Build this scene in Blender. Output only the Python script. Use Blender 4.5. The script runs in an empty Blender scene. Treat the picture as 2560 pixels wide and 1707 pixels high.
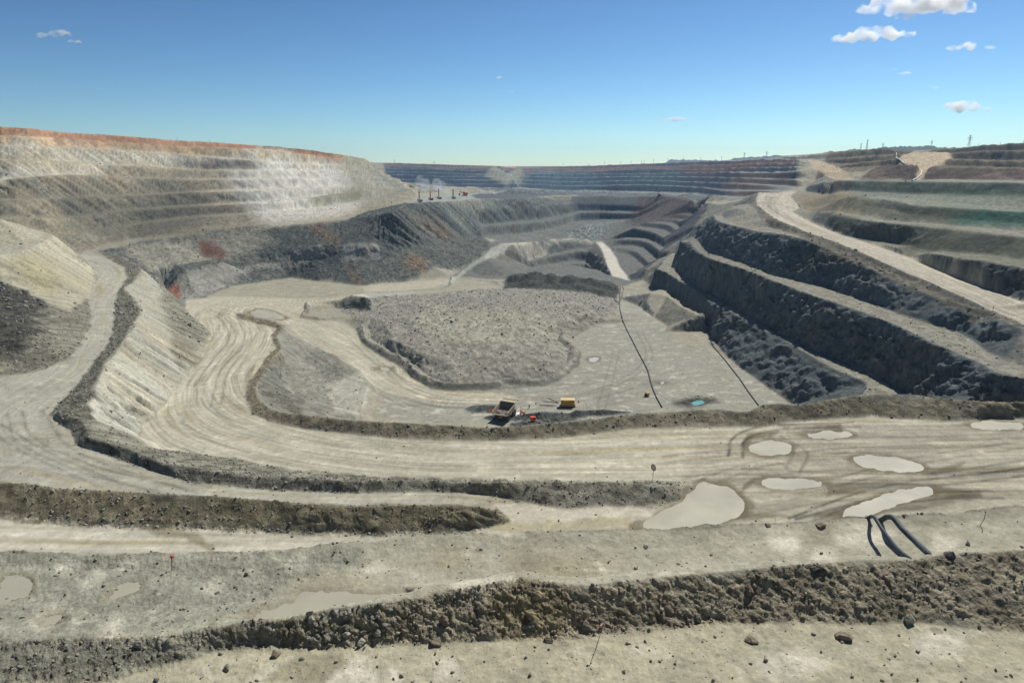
import bpy, bmesh, math, random
import numpy as np
from mathutils import Vector, Matrix
from mathutils.geometry import delaunay_2d_cdt

S = bpy.context.scene
PITCH = math.radians(14.12)
CP, SP = math.cos(PITCH), math.sin(PITCH)
FOC = 1707.0

# ------------------------------------------------------------------ camera
cd = bpy.data.cameras.new('camera')
cam = bpy.data.objects.new('camera', cd)
S.collection.objects.link(cam)
cam.location = (0, 0, 0)
cam.rotation_euler = (math.pi / 2 - PITCH, 0, 0)
cd.sensor_width = 36.0
cd.lens = 36.0 * FOC / 2560.0
cd.clip_start = 0.1
cd.clip_end = 60000
S.camera = cam
# ------------------------------------------------------------------ light
SUN_AZ = math.radians(36)      # to the right of the viewing direction
SUN_EL = math.radians(50)
W = bpy.data.worlds.new('World')
S.world = W
W.use_nodes = True
wn = W.node_tree.nodes
sky = wn.new('ShaderNodeTexSky')
sky.sky_type = 'NISHITA'
sky.sun_disc = False
sky.sun_elevation = SUN_EL
sky.sun_rotation = SUN_AZ
sky.altitude = 2500
sky.air_density = 1.0
sky.dust_density = 2.0
sky.ozone_density = 5.0
skg = wn.new('ShaderNodeGamma'); skg.inputs['Gamma'].default_value = 1.6
skm = wn.new('ShaderNodeMix'); skm.data_type = 'RGBA'; skm.blend_type = 'MULTIPLY'; skm.inputs[0].default_value = 1
skm.inputs[7].default_value = (.63, .62, .49, 1)
W.node_tree.links.new(sky.outputs[0], skg.inputs['Color']); W.node_tree.links.new(skg.outputs[0], skm.inputs[6])
W.node_tree.links.new(skm.outputs[2], wn['Background'].inputs['Color'])
wn['Background'].inputs['Strength'].default_value = 0.06
sd = bpy.data.lights.new('sun', 'SUN')
sd.energy = 5.0
sd.angle = math.radians(0.5)
sd.color = (1.0, 0.96, 0.89)
sun = bpy.data.objects.new('sun', sd)
S.collection.objects.link(sun)
to_sun = Vector((math.sin(SUN_AZ) * math.cos(SUN_EL), math.cos(SUN_AZ) * math.cos(SUN_EL), math.sin(SUN_EL)))
sun.rotation_euler = to_sun.to_track_quat('Z', 'Y').to_euler()
sun.location = (0, 0, 200)
S.view_settings.view_transform = 'Standard'
S.view_settings.look = 'None'
S.view_settings.gamma = 1
S.view_settings.exposure = 0.0
S.cycles.volume_bounces = 6
S.cycles.volume_max_steps = 256

# ------------------------------------------------------------------ numpy noise
_rs = np.random.RandomState(7)
_PT = np.concatenate([_rs.permutation(256)] * 3).astype(np.int32)
_ga = _rs.rand(256) * 2 * math.pi
_GXt = np.cos(_ga).astype(np.float32); _GYt = np.sin(_ga).astype(np.float32)
_RA = _rs.rand(256).astype(np.float32); _RB = _rs.rand(256).astype(np.float32); _RC = _rs.rand(256).astype(np.float32)
def vnoise(x, y, seed=0):
    """2-D gradient noise, about -1..1"""
    x = np.asarray(x, np.float32) + seed * 3.17; y = np.asarray(y, np.float32) - seed * 7.31
    xf = np.floor(x); yf = np.floor(y)
    ix = xf.astype(np.int32) & 255; iy = yf.astype(np.int32) & 255
    fx = x - xf; fy = y - yf
    u = fx * fx * fx * (fx * (fx * 6 - 15) + 10); v = fy * fy * fy * (fy * (fy * 6 - 15) + 10)
    a = _PT[ix]; b = _PT[ix + 1]
    def g(h, dx, dy): return _GXt[h] * (fx - dx) + _GYt[h] * (fy - dy)
    n0 = g(_PT[a + iy], 0, 0); n1 = g(_PT[b + iy], 1, 0); n2 = g(_PT[a + iy + 1], 0, 1); n3 = g(_PT[b + iy + 1], 1, 1)
    n0 += u * (n1 - n0); n2 += u * (n3 - n2)
    return (n0 + v * (n2 - n0)) * 1.5
def fbm(x, y, oct=4, seed=0, gain=0.5, ridged=False):
    s = 0; a = 1.0; t = 0
    for o in range(oct):
        n = vnoise(x, y, seed + o * 17)
        if ridged: n = 1 - 2 * np.abs(n)
        s = s + a * n; t += a
        x = x * 2.03 + 11.7; y = y * 2.03 + 5.3; a *= gain
    return s / t
def cells(x, y, seed=0):
    """2-D cellular noise: distance to nearest point and its random id"""
    x = np.asarray(x, np.float32) + seed * 1.7; y = np.asarray(y, np.float32) + seed * 2.3
    xf = np.floor(x); yf = np.floor(y)
    ix = xf.astype(np.int32); iy = yf.astype(np.int32); fx = x - xf; fy = y - yf
    best = np.full(x.shape, 9.0, np.float32); rid = np.zeros(x.shape, np.float32)
    for dx in (-1, 0, 1):
        a = _PT[(ix + dx) & 255]
        for dy in (-1, 0, 1):
            h = _PT[a + ((iy + dy) & 255)]
            px = _RA[h] + dx - fx; py = _RB[h] + dy - fy
            d = px * px + py * py
            m = d < best
            np.copyto(best, d, where=m); np.copyto(rid, _RC[h], where=m)
    return np.sqrt(best), rid
def sstep(a, b, x):
    t = np.clip((x - a) / (b - a), 0, 1)
    return t * t * (3 - 2 * t)

# ------------------------------------------------------------------ surveying: picture measurements -> metres
def ray(px, py):
    x = px - 1280.0; yc = 853.5 - py
    return np.array([x, FOC * CP + yc * SP, -FOC * SP + yc * CP])
def Z(px, py, z):
    r = ray(px, py); k = z / r[2]
    if k < 0: raise ValueError((px, py, z))
    return (r[0] * k, r[1] * k, z)
def D(px, py, d):
    r = ray(px, py); k = d / math.hypot(r[0], r[1])
    return (r[0] * k, r[1] * k, r[2] * k)
def H(px, d, z):
    r = ray(px, 424); k = d / math.hypot(r[0], r[1])
    return (r[0] * k, r[1] * k, z)
def ZL(z, *pts):
    return [Z(p[0], p[1], p[2] if len(p) > 2 else z) for p in pts]
def DL(*pts):
    return [D(*p) for p in pts]
def back(line, dr, z=None, dz=0):
    out = []
    for i, p in enumerate(line):
        r = math.hypot(p[0], p[1]); k = (r + dr) / r
        zz = p[2] + dz if z is None else (z[i] if isinstance(z, (list, tuple)) else z)
        out.append((p[0] * k, p[1] * k, zz))
    return out
def offs(line, d, dz=0, z=None):
    """shift sideways, d>0 to the left of the direction of the line"""
    out = []
    n = len(line)
    for i, p in enumerate(line):
        a = line[max(i - 1, 0)]; b = line[min(i + 1, n - 1)]
        tx, ty = b[0] - a[0], b[1] - a[1]; l = math.hypot(tx, ty) or 1
        out.append((p[0] - ty / l * d, p[1] + tx / l * d, p[2] + dz if z is None else z))
    return out
# ------------------------------------------------------------------ breaklines of the terrain
LINES = []
def add(name, line, ext=True):
    line = [tuple(p) for p in line]
    if ext:
        def e(p):
            az = math.degrees(math.atan2(p[0], p[1]))
            return abs(az) > 34.5
        if e(line[0]): line = [(line[0][0] * 2.0, line[0][1], line[0][2])] + line
        if e(line[-1]): line = line + [(line[-1][0] * 2.0, line[-1][1], line[-1][2])]
    LINES.append((name, line))
    return line
def tiers(name, rows, k=0.75, lo=0.2, hi=0.8, dz=0.4, last=True):
    """rows of crest lines with matched stations, farthest first; a bench face drops from each to a flat ledge ending at the next crest"""
    for i, r in enumerate(rows):
        if i < len(rows) - 1 or last: add(name + str(i), r)
        if i < len(rows) - 1:
            b = []
            for p, q in zip(r, rows[i + 1]):
                g = math.hypot(p[0] - q[0], p[1] - q[1]); h = max(p[2] - q[2], 0)
                f = min(max(k * h / max(g, .1), lo), hi)
                b.append((p[0] + (q[0] - p[0]) * f, p[1] + (q[1] - p[1]) * f, min(q[2] + dz, p[2])))
            add(name + str(i) + 'b', b)

# ground under and right before the viewer
add('stand', [(x, 1.0, -1.8) for x in (-60, -20, 0, 20, 60)], False)
add('stand2', [(x, -40.0, -1.7) for x in (-60, 0, 60)], False)
add('foot', [(x, 13.0, -22.0) for x in (-60, -20, 0, 20, 60)], False)
# near rubble ridge
toeF = ZL(-22, (150,1800),(272,1712),(381,1673),(544,1624),(653,1614),(843,1619),(1034,1608),(1389,1592),(1634,1565),(1824,1554),(2096,1559),(2287,1559),(2560,1581))
add('toeF', [(-30, toeF[0][1], -22)] + toeF)
crF = ZL(-20.3, (0,1610,-21.5),(82,1600,-21.5),(381,1590,-21.4),(626,1556,-21.2),(707,1548,-21.1),(816,1527,-20.9),(952,1510,-20.7),(1116,1478,-20.5),(1224,1461,-20.3),(1307,1448,-20.2),(1416,1461,-20.4),(1552,1456,-20.5),(1715,1434,-20.4),(1824,1423,-20.4),(1933,1418,-20.3),(2123,1404),(2287,1401),(2368,1388,-20.1),(2560,1377,-20))
add('crF', crF)
add('crF2', back(crF, 0.9, dz=-0.15))
add('btF', back(crF, 3.2, -22))
# brink of the near bench and the face below it
E = ZL(-21.7, (0,1379),(128,1377),(201,1382),(329,1380),(439,1380),(604,1379),(696,1370),(780,1362),(860,1366),(912,1364),(934,1351),(996,1342),(1106,1335),(1362,1326),(1472,1324),(1619,1324),(1710,1320),(1810,1313),(1854,1309),(1993,1304),(2048,1300),(2158,1293),(2249,1287),(2304,1282),(2396,1280),(2450,1269),(2560,1262))
add('E0', back(E, -1.5, -22)); add('E', E)
add('E1', back(E, 14, -38)); add('E2', back(E, 20, -39)); add('E3', back(E, 38, -62))
# long berm between the near road and the second road
B3t = ZL(-62, (0,1287),(183,1309),(348,1312),(549,1320),(860,1331),(1033,1333),(1180,1324),(1286,1302))
add('B3t', B3t)
B3c = ZL(-58.6, (0,1207),(146,1220),(366,1232),(549,1243),(860,1262),(1070,1262),(1200,1264,-58.8),(1245,1274,-59.8))
add('B3c', B3c)
B3b = back(B3c, 3.5, [-60, -60, -60, -60.2, -60.6, -61, -61.6, -62])
add('B3b', B3b)
# berm between second road and haul road
B2t = ZL(-62, (122,1035,-58.5),(176,1075,-59),(190,1110,-59.5),(293,1144,-60),(403,1181,-60),(476,1203,-60),(622,1220,-60.5),(860,1232,-61),(1106,1230,-61.5),(1198,1232,-62),(1289,1251,-62),(1399,1271,-62),(1545,1265,-62),(1674,1258,-62),(1712,1240,-62),(1735,1220,-62),(1725,1207,-62))
B2c = ZL(-59, (150,1030,-57.2),(205,1052,-57.3),(227,1095,-57.8),(311,1119,-58.2),(403,1155,-58.3),(549,1181,-58.8),(622,1192,-59),(732,1192,-59),(860,1199,-59),(1033,1198,-59.5),(1150,1205,-60),(1253,1203,-59.6),(1320,1205,-59.4),(1436,1202,-59.2),(1582,1205,-59.4),(1648,1212,-59.8),(1700,1220,-61))
add('B2t', B2t, False); add('B2c', B2c, False)
# haul road, near edge
M1 = ZL(-63, (1725,1202,-62.3),(1648,1202,-62.7))[::1] + [p for p in back(B2c[8:15][::-1], 5, -63)] + ZL(-64, (685,1165,-64),(549,1141,-65.5),(450,1128,-67),(384,1119,-69),(340,1093,-70),(351,1068,-71),(403,1031,-73),(449,960,-75.5),(482,923,-77),(504,893,-78),(523,850,-80),(531,831,-80.5),(504,809,-82),(474,784,-83),(462,768,-84),(470,748,-84))
add('M1', M1)
# cliff over the haul road
C2 = ZL(-57, (234,1049,-58),(223,1002,-57),(245,953,-57),(261,912,-57),(300,871,-57.5),(335,814,-58),(354,776,-59),(335,743,-60),(310,719,-60),(340,700,-61),(365,684,-61.5))
add('C2', C2)
add('spur', ZL(-57, (365,684,-61.5),(408,730,-69),(444,760,-75),(474,784,-83)))
add('C2b', ZL(-60, (365,684,-61.5),(340,662,-61.5),(300,643,-61),(245,627,-60.5)))
add('R2r', ZL(-57, (122,1035,-58.5),(204,948,-59),(262,871,-59.5),(282,831,-60),(286,762,-61),(292,735,-61.3),(317,694,-62),(311,670,-62),(272,648,-61.8),(226,633,-61.5)))
# second road, left edge
add('R2l', ZL(-57, (0,945,-58),(110,925,-58.5),(177,897,-59),(207,862,-59.5),(232,805,-60),(229,772,-60.3),(223,741,-60.5),(245,700,-61),(237,676,-61.3),(218,652,-61.5),(196,635,-61.5)))
add('heapL', ZL(-57, (0,700,-48),(46,719,-50),(114,754,-54),(174,776,-57),(223,741,-60.5)))
add('heapM', ZL(-50, (0,800,-51.5),(70,830,-53),(140,850,-56),(190,830,-58)))
add('spurC', ZL(-38.5, (0,638),(68,624),(109,605),(136,589),(150,600,-41),(191,640,-55),(218,652,-61.5)))
add('srin', ZL(-38, (0,622),(63,606),(100,592),(112,582),(97,581)))
add('spurU', ZL(-28, (0,548,-27),(30,556,-32),(65,566,-37)))
# ---- left wall
Lw = [
 DL((0,316,740),(160,330,780),(320,341,822),(480,353,860),(640,363,900),(800,379,1030),(915,398,1220)) + [H(850,2250,15)],
 DL((0,340,725),(160,345,765),(320,357,808),(480,366,840),(640,372,870),(800,390,1000),(922,405,1190)) + [H(858,2210,10)],
 DL((0,364,710),(160,368,750),(320,376,790),(480,388,820),(640,402,850),(800,411,975),(927,417,1160)) + [H(866,2170,5)],
 DL((0,400,688),(160,405,725),(320,414,765),(480,424,790),(640,426,815),(800,427,940),(946,427,1120)) + [H(874,2130,-2)],
 DL((0,449,668),(160,438,705),(320,445,742),(480,449,765),(640,448,780),(800,446,880),(968,440,1070)) + [H(882,2090,-9)],
 DL((0,503,645),(160,495,680),(320,490,715),(480,482,730),(640,476,735),(818,470,830),(995,452,1020)) + [H(890,2050,-16)],
 DL((0,545,622),(160,545,655),(320,527,690),(480,516,698),(640,508,702),(818,491,785),(1008,463,975)) + [H(898,2010,-21)],
 DL((0,575,605),(160,588,630),(320,564,668),(480,545,670),(640,536,672),(791,522,725),(1030,474,930)) + [H(906,1970,-25)],
]
tiers('Lw', Lw, k=0.85, hi=.85)
Lb = DL((0,612,585),(160,622,618),(320,597,652),(480,578,645),(640,564,642),(818,545,662),(872,538,682),(935,524,705),(995,512,735),(1047,491,880)) + [H(925,1900,-45)]
add('Lb', Lb)
L7 = ZL(-50, (245,627,-60.5),(300,611,-58),(354,600,-56),(408,595,-55),(490,584,-52.5),(572,576,-50.5),(640,569,-49),(723,564,-47.5),(791,556,-45),(872,548,-42),(930,540,-38.5),(981,529,-34.5),(1014,508,-29.3))
add('L7', L7)
# lower left wall
add('L8b', ZL(-70, (350,682,-70.5),(381,678,-71),(436,662,-70.5),(517,648,-70),(590,640,-69)))
add('L8c', ZL(-70, (375,692,-72),(389,690,-72),(463,674,-71.5),(560,655,-70)))
add('bt', DL((572,652,600),(640,636,608),(720,630,600),(800,615,582),(850,616,575),(945,612,572),(1040,598,600),(1130,585,660),(1200,575,735)))
add('bb', DL((572,672,593),(640,662,600),(720,656,590),(800,648,572),(850,645,566),(945,643,563),(1040,617,592),(1130,602,648),(1200,592,722)))
Lt = ZL(-84, (403,717,-83.5),(436,749),(470,744),(490,735),(572,716),(631,702),(722,694),(800,704),(897,713),(1008,704),(1128,690,-83),(1166,668,-80),(1210,640,-73),(1230,624,-70))
add('Lt', Lt)
# ---- far wall
Fpx = [930,1008,1100,1200,0,0,1400,1600,1740,1870,1990]
Fy = [[406,409,412,415,415,416,416,410,405,403,402],
 [413,415,419,421,421,421,422,418,414,412,411],
 [420,422,425,427,427,427,429,425,424,423,421],
 [427,430,433,435,435,433,436,434,433,433,434],
 [436,439,441,443,443,441,444,443,443,447,450],
 [446,448,450,451,451,449,455,452,456,462,468],
 [456,458,460,461,461,459,466,463,470,478,477],
 [465,467,469,470,471,470,477,480,486,495,496]]
Fd = [2350,2300,2150,2080,2080,2450,2450,1980,1650,1260,1040]
Fs = [50,50,50,45,45,60,75,65,75,62,35]
Fl = [1990,1990,1990,1990,1988,1985,1890,1850]
Fw = []
for k in range(8):
    row = []
    for i in range(11):
        px = Fpx[i]
        if i == 4: px = 1232 + 8 * k
        if i == 5: px = 1262 + 6 * k
        if i == 10: px = Fl[k]
        if i == 9 and k >= 6: px = 1830 - 10 * (k - 6)
        row.append(D(px, Fy[k][i] + (0, .8, -.9, .5, -.6, .9, -.4, .3, -.8, .6, 0)[(i + 3 * k) % 11] * (0 < k < 7), Fd[i] - k * Fs[i]))
    Fw.append(row)
tiers('Fw', Fw, k=.8, lo=.1, hi=.8)
add('Fb', [D(p[0], p[1], p[2]) for p in [(935,476,1880),(1008,478,1800),(1100,478,1700),(1200,478,1650),(1300,479,1700),(1400,484,1700),(1600,490,1350),(1740,497,980),(1800,505,820)]])
add('ter1', DL((1700,500,960),(1760,506,860),(1800,512,760)))
add('drillback', DL((1060,482,1050),(1150,478,1300),(1250,477,1350)))
add('drill', DL((1060,500,830),(1130,498,880),(1200,490,1000),(1290,487,1080)))
# ---- central hole
H0 = DL((1014,508,626),(1050,507,650),(1100,505,690),(1150,502,740),(1200,497,800),(1282,496,860),(1342,492,955),(1431,489,1060),(1500,489,1060),(1608,492,1045),(1660,490,1005),(1717,500,950),(1750,508,900))
add('H0', H0[1:])
h1 = DL((1200,530,775),(1282,522,840),(1342,516,920),(1400,512,990),(1445,509,1030),(1500,510,1030),(1560,512,1020),(1610,516,1005))
h2 = DL((1205,566,745),(1290,560,805),(1345,556,860),(1400,548,920),(1450,532,985),(1500,531,1000),(1550,532,990),(1592,533,975))
h3 = DL((1232,596,715),(1300,590,775),(1345,584,820),(1400,575,860),(1455,556,945),(1490,553,965),(1530,553,960),(1570,553,940))
H4 = DL((1285,612,665),(1320,606,725),(1363,602,790),(1400,601,812),(1440,600,829),(1465,601,832),(1489,605,836),(1520,590,880))
def upper(rows, k=.7):
    for i in range(len(rows) - 1):
        b = []
        for p, q in zip(rows[i], rows[i + 1]):
            g = math.hypot(p[0] - q[0], p[1] - q[1]); h = max(p[2] - q[2], 0)
            f = min(max(k * h / max(g, .1), .2), .8)
            b.append((p[0] + (q[0] - p[0]) * f, p[1] + (q[1] - p[1]) * f, min(q[2] + .5, p[2])))
        add('hb%d' % i, b)
add('h1', h1); add('h2', h2); add('h3', h3)
upper([h1, h2, h3])
add('H4', H4[:7])
H4r = DL((1489,605,836),(1503,622,775),(1512,645,704),(1518,665,645),(1530,690,588)); add('H4r', H4r)
H5 = DL((1318,656,695),(1345,649,735),(1380,641,765),(1440,628,795),(1472,629,798),(1492,645,742),(1498,662,705),(1508,690,640))
H6 = DL((1335,680,675),(1345,677,690),(1385,668,735),(1437,658,768),(1462,659,772),(1484,672,730),(1498,684,695),(1504,702,640))
tiers('H5', [H5, H6], k=.7)
add('H4f', back(H4[1:6], -16, [p[2] + .5 for p in H5[:5]]))
add('H7', back(H6, -14, -112))
add('Hn', [H(1330,622,-87),(*H(1400,640,0)[:2],-87),H(1450,640,-87),H(1500,615,-87)])
add('fc', DL((1150,684,572),(1200,655,610),(1245,634,640),(1285,620,655),(1303,640,652),(1312,670,640)))
add('fb', ZL(-84, (1138,692),(1200,689),(1260,690),(1300,693)))
# road down to the floor and its right side
c0 = DL((1504,604,838),(1524,620,780),(1541,645,702),(1550,668,640),(1568,690,586),(1574,702,560)); add('c0', c0)
# right staircase of benches
Rc = [
 DL((1717,523,900),(1742,524,893),(1760,528,880)),
 DL((1690,536,880),(1715,538,872),(1738,546,858)),
 DL((1666,548,862),(1688,550,852),(1707,556,812)),
 DL((1617,556,850),(1663,561,830),(1694,578,772)),
 DL((1581,570,830),(1622,578,802),(1664,598,722)),
 DL((1552,598,800),(1603,602,775),(1650,628,675)),
 DL((1536,619,762),(1577,624,742),(1622,657,645)),
 DL((1562,650,690),(1570,662,655),(1592,680,612)),
]
for i, r in enumerate(Rc):
    add('Rc%d' % i, r)
for i in range(len(Rc) - 1):
    b = []
    for p, q in zip(Rc[i], Rc[i + 1]):
        b.append((p[0] + (q[0] - p[0]) * .2, p[1] + (q[1] - p[1]) * .2, q[2] + .3))
    add('Rcb%d' % i, b)
add('dump', DL((1560,556,925),(1600,560,900),(1640,548,900)))
# ---- right walls
W0 = ZL(-77.5, (1615,745,-80),(1627,732),(1649,724),(1690,757,-77.6),(1720,775,-77.8),(1748,789,-78.2))
add('W0c', W0)

add('W0t', ZL(-86, (1603,768),(1636,795),(1668,814),(1657,828),(1690,858),(1745,877),(1764,871)))
add('W0d', offs(W0[2:], 2.6, dz=-.3)); add('W0b', offs(W0[2:], 5.2, z=-84.5))
add('W1t', [(99,521,-86),(104,540,-86),(107,520,-86),(106,500,-86),(109,470,-86),(111.5,430,-86),(111.5,395,-86),(108,365,-86),(104.5,340,-86),(103,326,-86)] + ZL(-86, (1849,918),(1915,965),(1978,1009)))
W1 = ZL(-72, (1641,673),(1665,681),(1693,700),(1735,722),(1763,738),(1775,755),(1800,766),(1865,798),(1962,850),(2075,918),(2172,957),(2233,988),(2280,1003))
add('W1', W1)
add('W1l', ZL(-72.3, (1641,673),(1657,654),(1680,634)))
W2b = ZL(-72.4, (1690,632),(1686,650),(1684,668),(1710,690),(1760,728),(1805,750),(1865,787),(2026,876),(2156,925),(2269,983),(2310,995))
add('W2b', W2b)
W2 = ZL(-50, (1700,606,-54.5),(1709,600,-54),(1755,640,-53),(1800,656,-52.5),(1840,668,-52.3),(1897,688,-52.3),(2026,737,-52.9),(2220,805,-54.2),(2350,866,-55.2),(2447,905,-56),(2528,944,-56.5))
add('W2', W2)
def sc(l, k=1.045): return [tuple(c * k for c in p) for p in l]
W3b = sc(ZL(-50, (1736,591,-48.5),(1755,608,-48.5),(1772,627,-48.7),(1840,651,-49),(1952,692,-50),(2059,718,-51),(2143,747,-51.5),(2285,798,-52.5),(2398,834,-53.5),(2560,915,-54.5)))
add('W3b', W3b)
W3 = sc(DL((1765,548,555),(1777,540,562),(1800,555,455),(1878,575,410),(1994,594,364),(2091,633,343),(2172,672,320),(2317,735,292),(2479,779,274),(2560,821,256)))
add('W3', W3)
add('W4b', sc(DL((1800,540,540),(1835,562,460),(1865,567,442),(1926,570,428),(1970,578,405))))
add('W4', sc(DL((1813,526,560),(1832,515,572),(1850,522,525),(1900,550,470),(1960,572,425))))
Ro = sc(DL((1897,481,750),(1890,500,630),(1894,513,570),(1936,546,450),(2026,585,388),(2123,620,353),(2172,643,338),(2253,678,320),(2350,720,302),(2463,769,287),(2560,811,268)))
add('Ro', Ro)
add('Rob', offs(Ro[3:10], -2.6, dz=1.5)); add('Roc', offs(Ro[3:10], -5.2, dz=-.2))
Ri = sc(DL((1994,478,800),(1975,491,720),(2000,520,570),(1981,530,540),(2026,555,490),(2104,588,445),(2169,607,420),(2269,643,390),(2398,698,345),(2560,756,306)))
add('Ri', Ri)
add('TB', sc(DL((2175,604,426),(2317,634,374),(2447,652,337),(2560,672,320))))
add('TBb', sc(DL((2185,603,432),(2237,610,424),(2350,628,388),(2466,636,378),(2560,649,366))))
add('TA', sc(DL((2007,526,572),(2091,539,470),(2188,555,440),(2285,565,424),(2447,581,398),(2560,594,388))))
add('TAb', sc(DL((2030,517,575),(2091,529,492),(2243,553,460),(2382,562,440),(2560,578,432))))
add('TC', sc(DL((2110,494,514),(2220,500,496),(2285,512,475),(2400,522,458),(2560,530,450))))
add('TCm', sc(DL((2110,508,504),(2220,522,487),(2285,535,467),(2400,548,450),(2560,560,442))))
add('TDm', sc(DL((2060,474,660),(2101,476,592),(2279,484,548),(2420,486,528),(2560,490,515))))
add('TCb', sc(DL((2015,478,800),(2060,484,640),(2110,487,562),(2220,491,535),(2382,508,505),(2560,520,496))))
add('TD', sc(DL((2010,470,845),(2050,458,700),(2101,452,605),(2279,455,560),(2420,456,540),(2560,458,526))))
add('Pl', sc(DL((2040,452,880),(2133,448,760),(2282,451,730),(2560,451,700))))
tiers('E_', [DL((2085,386,1200),(2204,374,1240),(2288,381,1280),(2340,377,1290),(2447,365,1290),(2560,360,1290)),
 DL((2092,400,1110),(2200,391,1110),(2270,387,1110),(2350,386,1100),(2447,382,1100),(2560,380,1100)),
 DL((2100,418,985),(2190,407,980),(2265,398,975),(2370,401,950),(2447,404,945),(2560,406,940)),
 DL((2155,437,860),(2200,421,840),(2285,416,800),(2350,422,790),(2450,423,780),(2560,427,780))], k=1.0, lo=.05)
add('R5l', DL((2023,403,1120),(2036,420,1010),(2078,444,800)))
add('R5r', DL((2046,403,1130),(2085,417,1015),(2123,436,850)))
# ---- berm between haul road and pit floor
B1t = ZL(-63, (585,784,-84),(600,798,-83.5),(690,820,-82),(676,841,-80),(690,871,-78.5),(668,890,-77),(640,929,-74),(618,960,-72),(612,1004,-69),(636,1036,-67.5),(690,1060,-66),(763,1072,-65),(860,1084,-64),(996,1097,-63.4),(1216,1102,-63),(1399,1095,-63),(1527,1079,-62.5),(1619,1069,-62),(1710,1068,-62),(1883,1066,-62),(1993,1054,-62),(2176,1042,-62),(2359,1053,-62),(2560,1049,-62))
add('B1t', B1t)
B1c = ZL(-61, (608,786,-83),(700,812,-81),(690,842,-79),(703,872,-77.5),(682,896,-75.2),(656,934,-72),(640,967,-70),(650,1000,-67.5),(690,1026,-65),(763,1036,-63),(850,1047,-61.7),(1033,1057,-60.8),(1216,1066,-60.7),(1344,1060,-60.5),(1472,1049,-60.2),(1582,1035,-59.8),(1710,1024,-59.3),(1800,1022,-59.2),(1865,1028,-59.3),(1907,1012,-58.7),(1994,1009,-58.6),(2123,988,-58),(2285,984,-57.7),(2366,994,-57.9),(2560,1002,-58))
add('B1c', B1c)
bt1 = back(B1c[10:17], 7, -64); add('B1k', bt1)
add('B1m', back(B1c[10:17], 42, -86))
add('B1mr', back(B1c[18:], 3.5, -61))
add('B1mr2', [(*back([B1c[17]], 30, 0)[0][:2], -86)] + [(*p[:2], -85.5) for p in back(B1c[19:21], 22, 0)] + [(*p[:2], -80) for p in back(B1c[21:22], 22, 0)] + [(*p[:2], -70) for p in back(B1c[22:], 14, 0)])
add('isl', ZL(-86, (716,905,-82.5),(712,930,-84.5),(716,960,-86.5),(742,1000,-87.5),(790,1022,-88)))
add('slabT', ZL(-84, (717,814,-83.5),(791,866,-84),(840,890,-84.3),(900,926,-84.5),(921,953,-84.2),(912,990,-84.6),(900,1035,-85.3)))
add('slabB', ZL(-87, (760,900,-86),(800,930,-87),(818,961,-87.7),(835,1000,-88),(845,1026,-88)))
add('slabR', ZL(-86, (905,925,-85),(930,955,-85.6),(945,985,-86),(930,1030,-86)))
# ---- rubble heap on the floor
HB = ZL(-86, (891,825,-84.3),(905,858,-84.6),(954,890,-85),(1008,923,-85.5),(1036,948,-86),(1077,969,-86),(1131,976),(1240,972),(1268,965),(1363,963),(1412,942),(1445,912),(1453,882),(1423,855),(1472,825),(1486,811),(1535,809))
add('HB', HB); add('HBc', offs(HB, 3.2, dz=2.3)); add('HBi', offs(HB, 6.5, dz=.2))
add('heap', ZL(-80, (925,797,-81),(955,800,-79.5),(985,850,-80.3),(1070,895,-81.6),(1150,925,-83.3),(1250,928,-83.4),(1370,912,-83.2),(1400,885,-83),(1390,850,-82.5),(1430,800,-82),(1465,785,-82),(1470,760,-81.5),(1400,740,-80.5),(1250,738,-80.3),(1100,738,-81.5),(1000,746,-82.3),(935,757,-83),(925,797,-81)))
add('heap2', ZL(-79, (1060,830,-79.6),(1150,860,-80),(1270,865,-80.2),(1340,835,-79.8),(1300,780,-79),(1150,770,-79.2)))
add('mound', ZL(-80, (1262,702,-84),(1301,684,-80),(1370,690,-79.5),(1445,696,-80),(1520,706,-82),(1548,717,-85)))
add('moundF', ZL(-85, (1258,716,-85.5),(1320,722,-84),(1400,728,-83.5),(1480,736,-84),(1545,745,-86)))
add('moundB', back(ZL(-80, (1301,684),(1370,690),(1445,696),(1520,706)), 22, -85.5))
add('lump', ZL(-80, (838,762,-83),(845,750,-80.5),(880,737,-77.5),(912,743,-78),(918,764,-82)))
add('lumpF', ZL(-84.5, (850,768),(885,772),(920,780)))
def berm(name, pts, z, w=2.2, h=1.6):
    c = ZL(z, *pts)
    add(name + 'c', [(p[0], p[1], p[2] + h) for p in c], False)
    add(name + 'l', offs(c, w), False); add(name + 'r', offs(c, -w), False)
berm('bm1', [(913,732),(1008,729),(1104,723),(1128,712),(1131,698)], -84.2)
berm('bm2', [(1165,694),(1200,700),(1240,706)], -84, 2, 1.5)
berm('bm3', [(769,757),(768,775),(757,793),(800,799),(855,796)], -84.2, 2, 1.6)
berm('bm4', [(1554,722),(1600,724)], -86, 2, 1.2)
# outer ring
for r_, z_ in ((3300, 12), (6000, 2)):
    add('ring%d' % r_, [(r_ * math.sin(math.radians(a)), r_ * math.cos(math.radians(a)), z_) for a in range(-80, 81, 5)], False)
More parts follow.
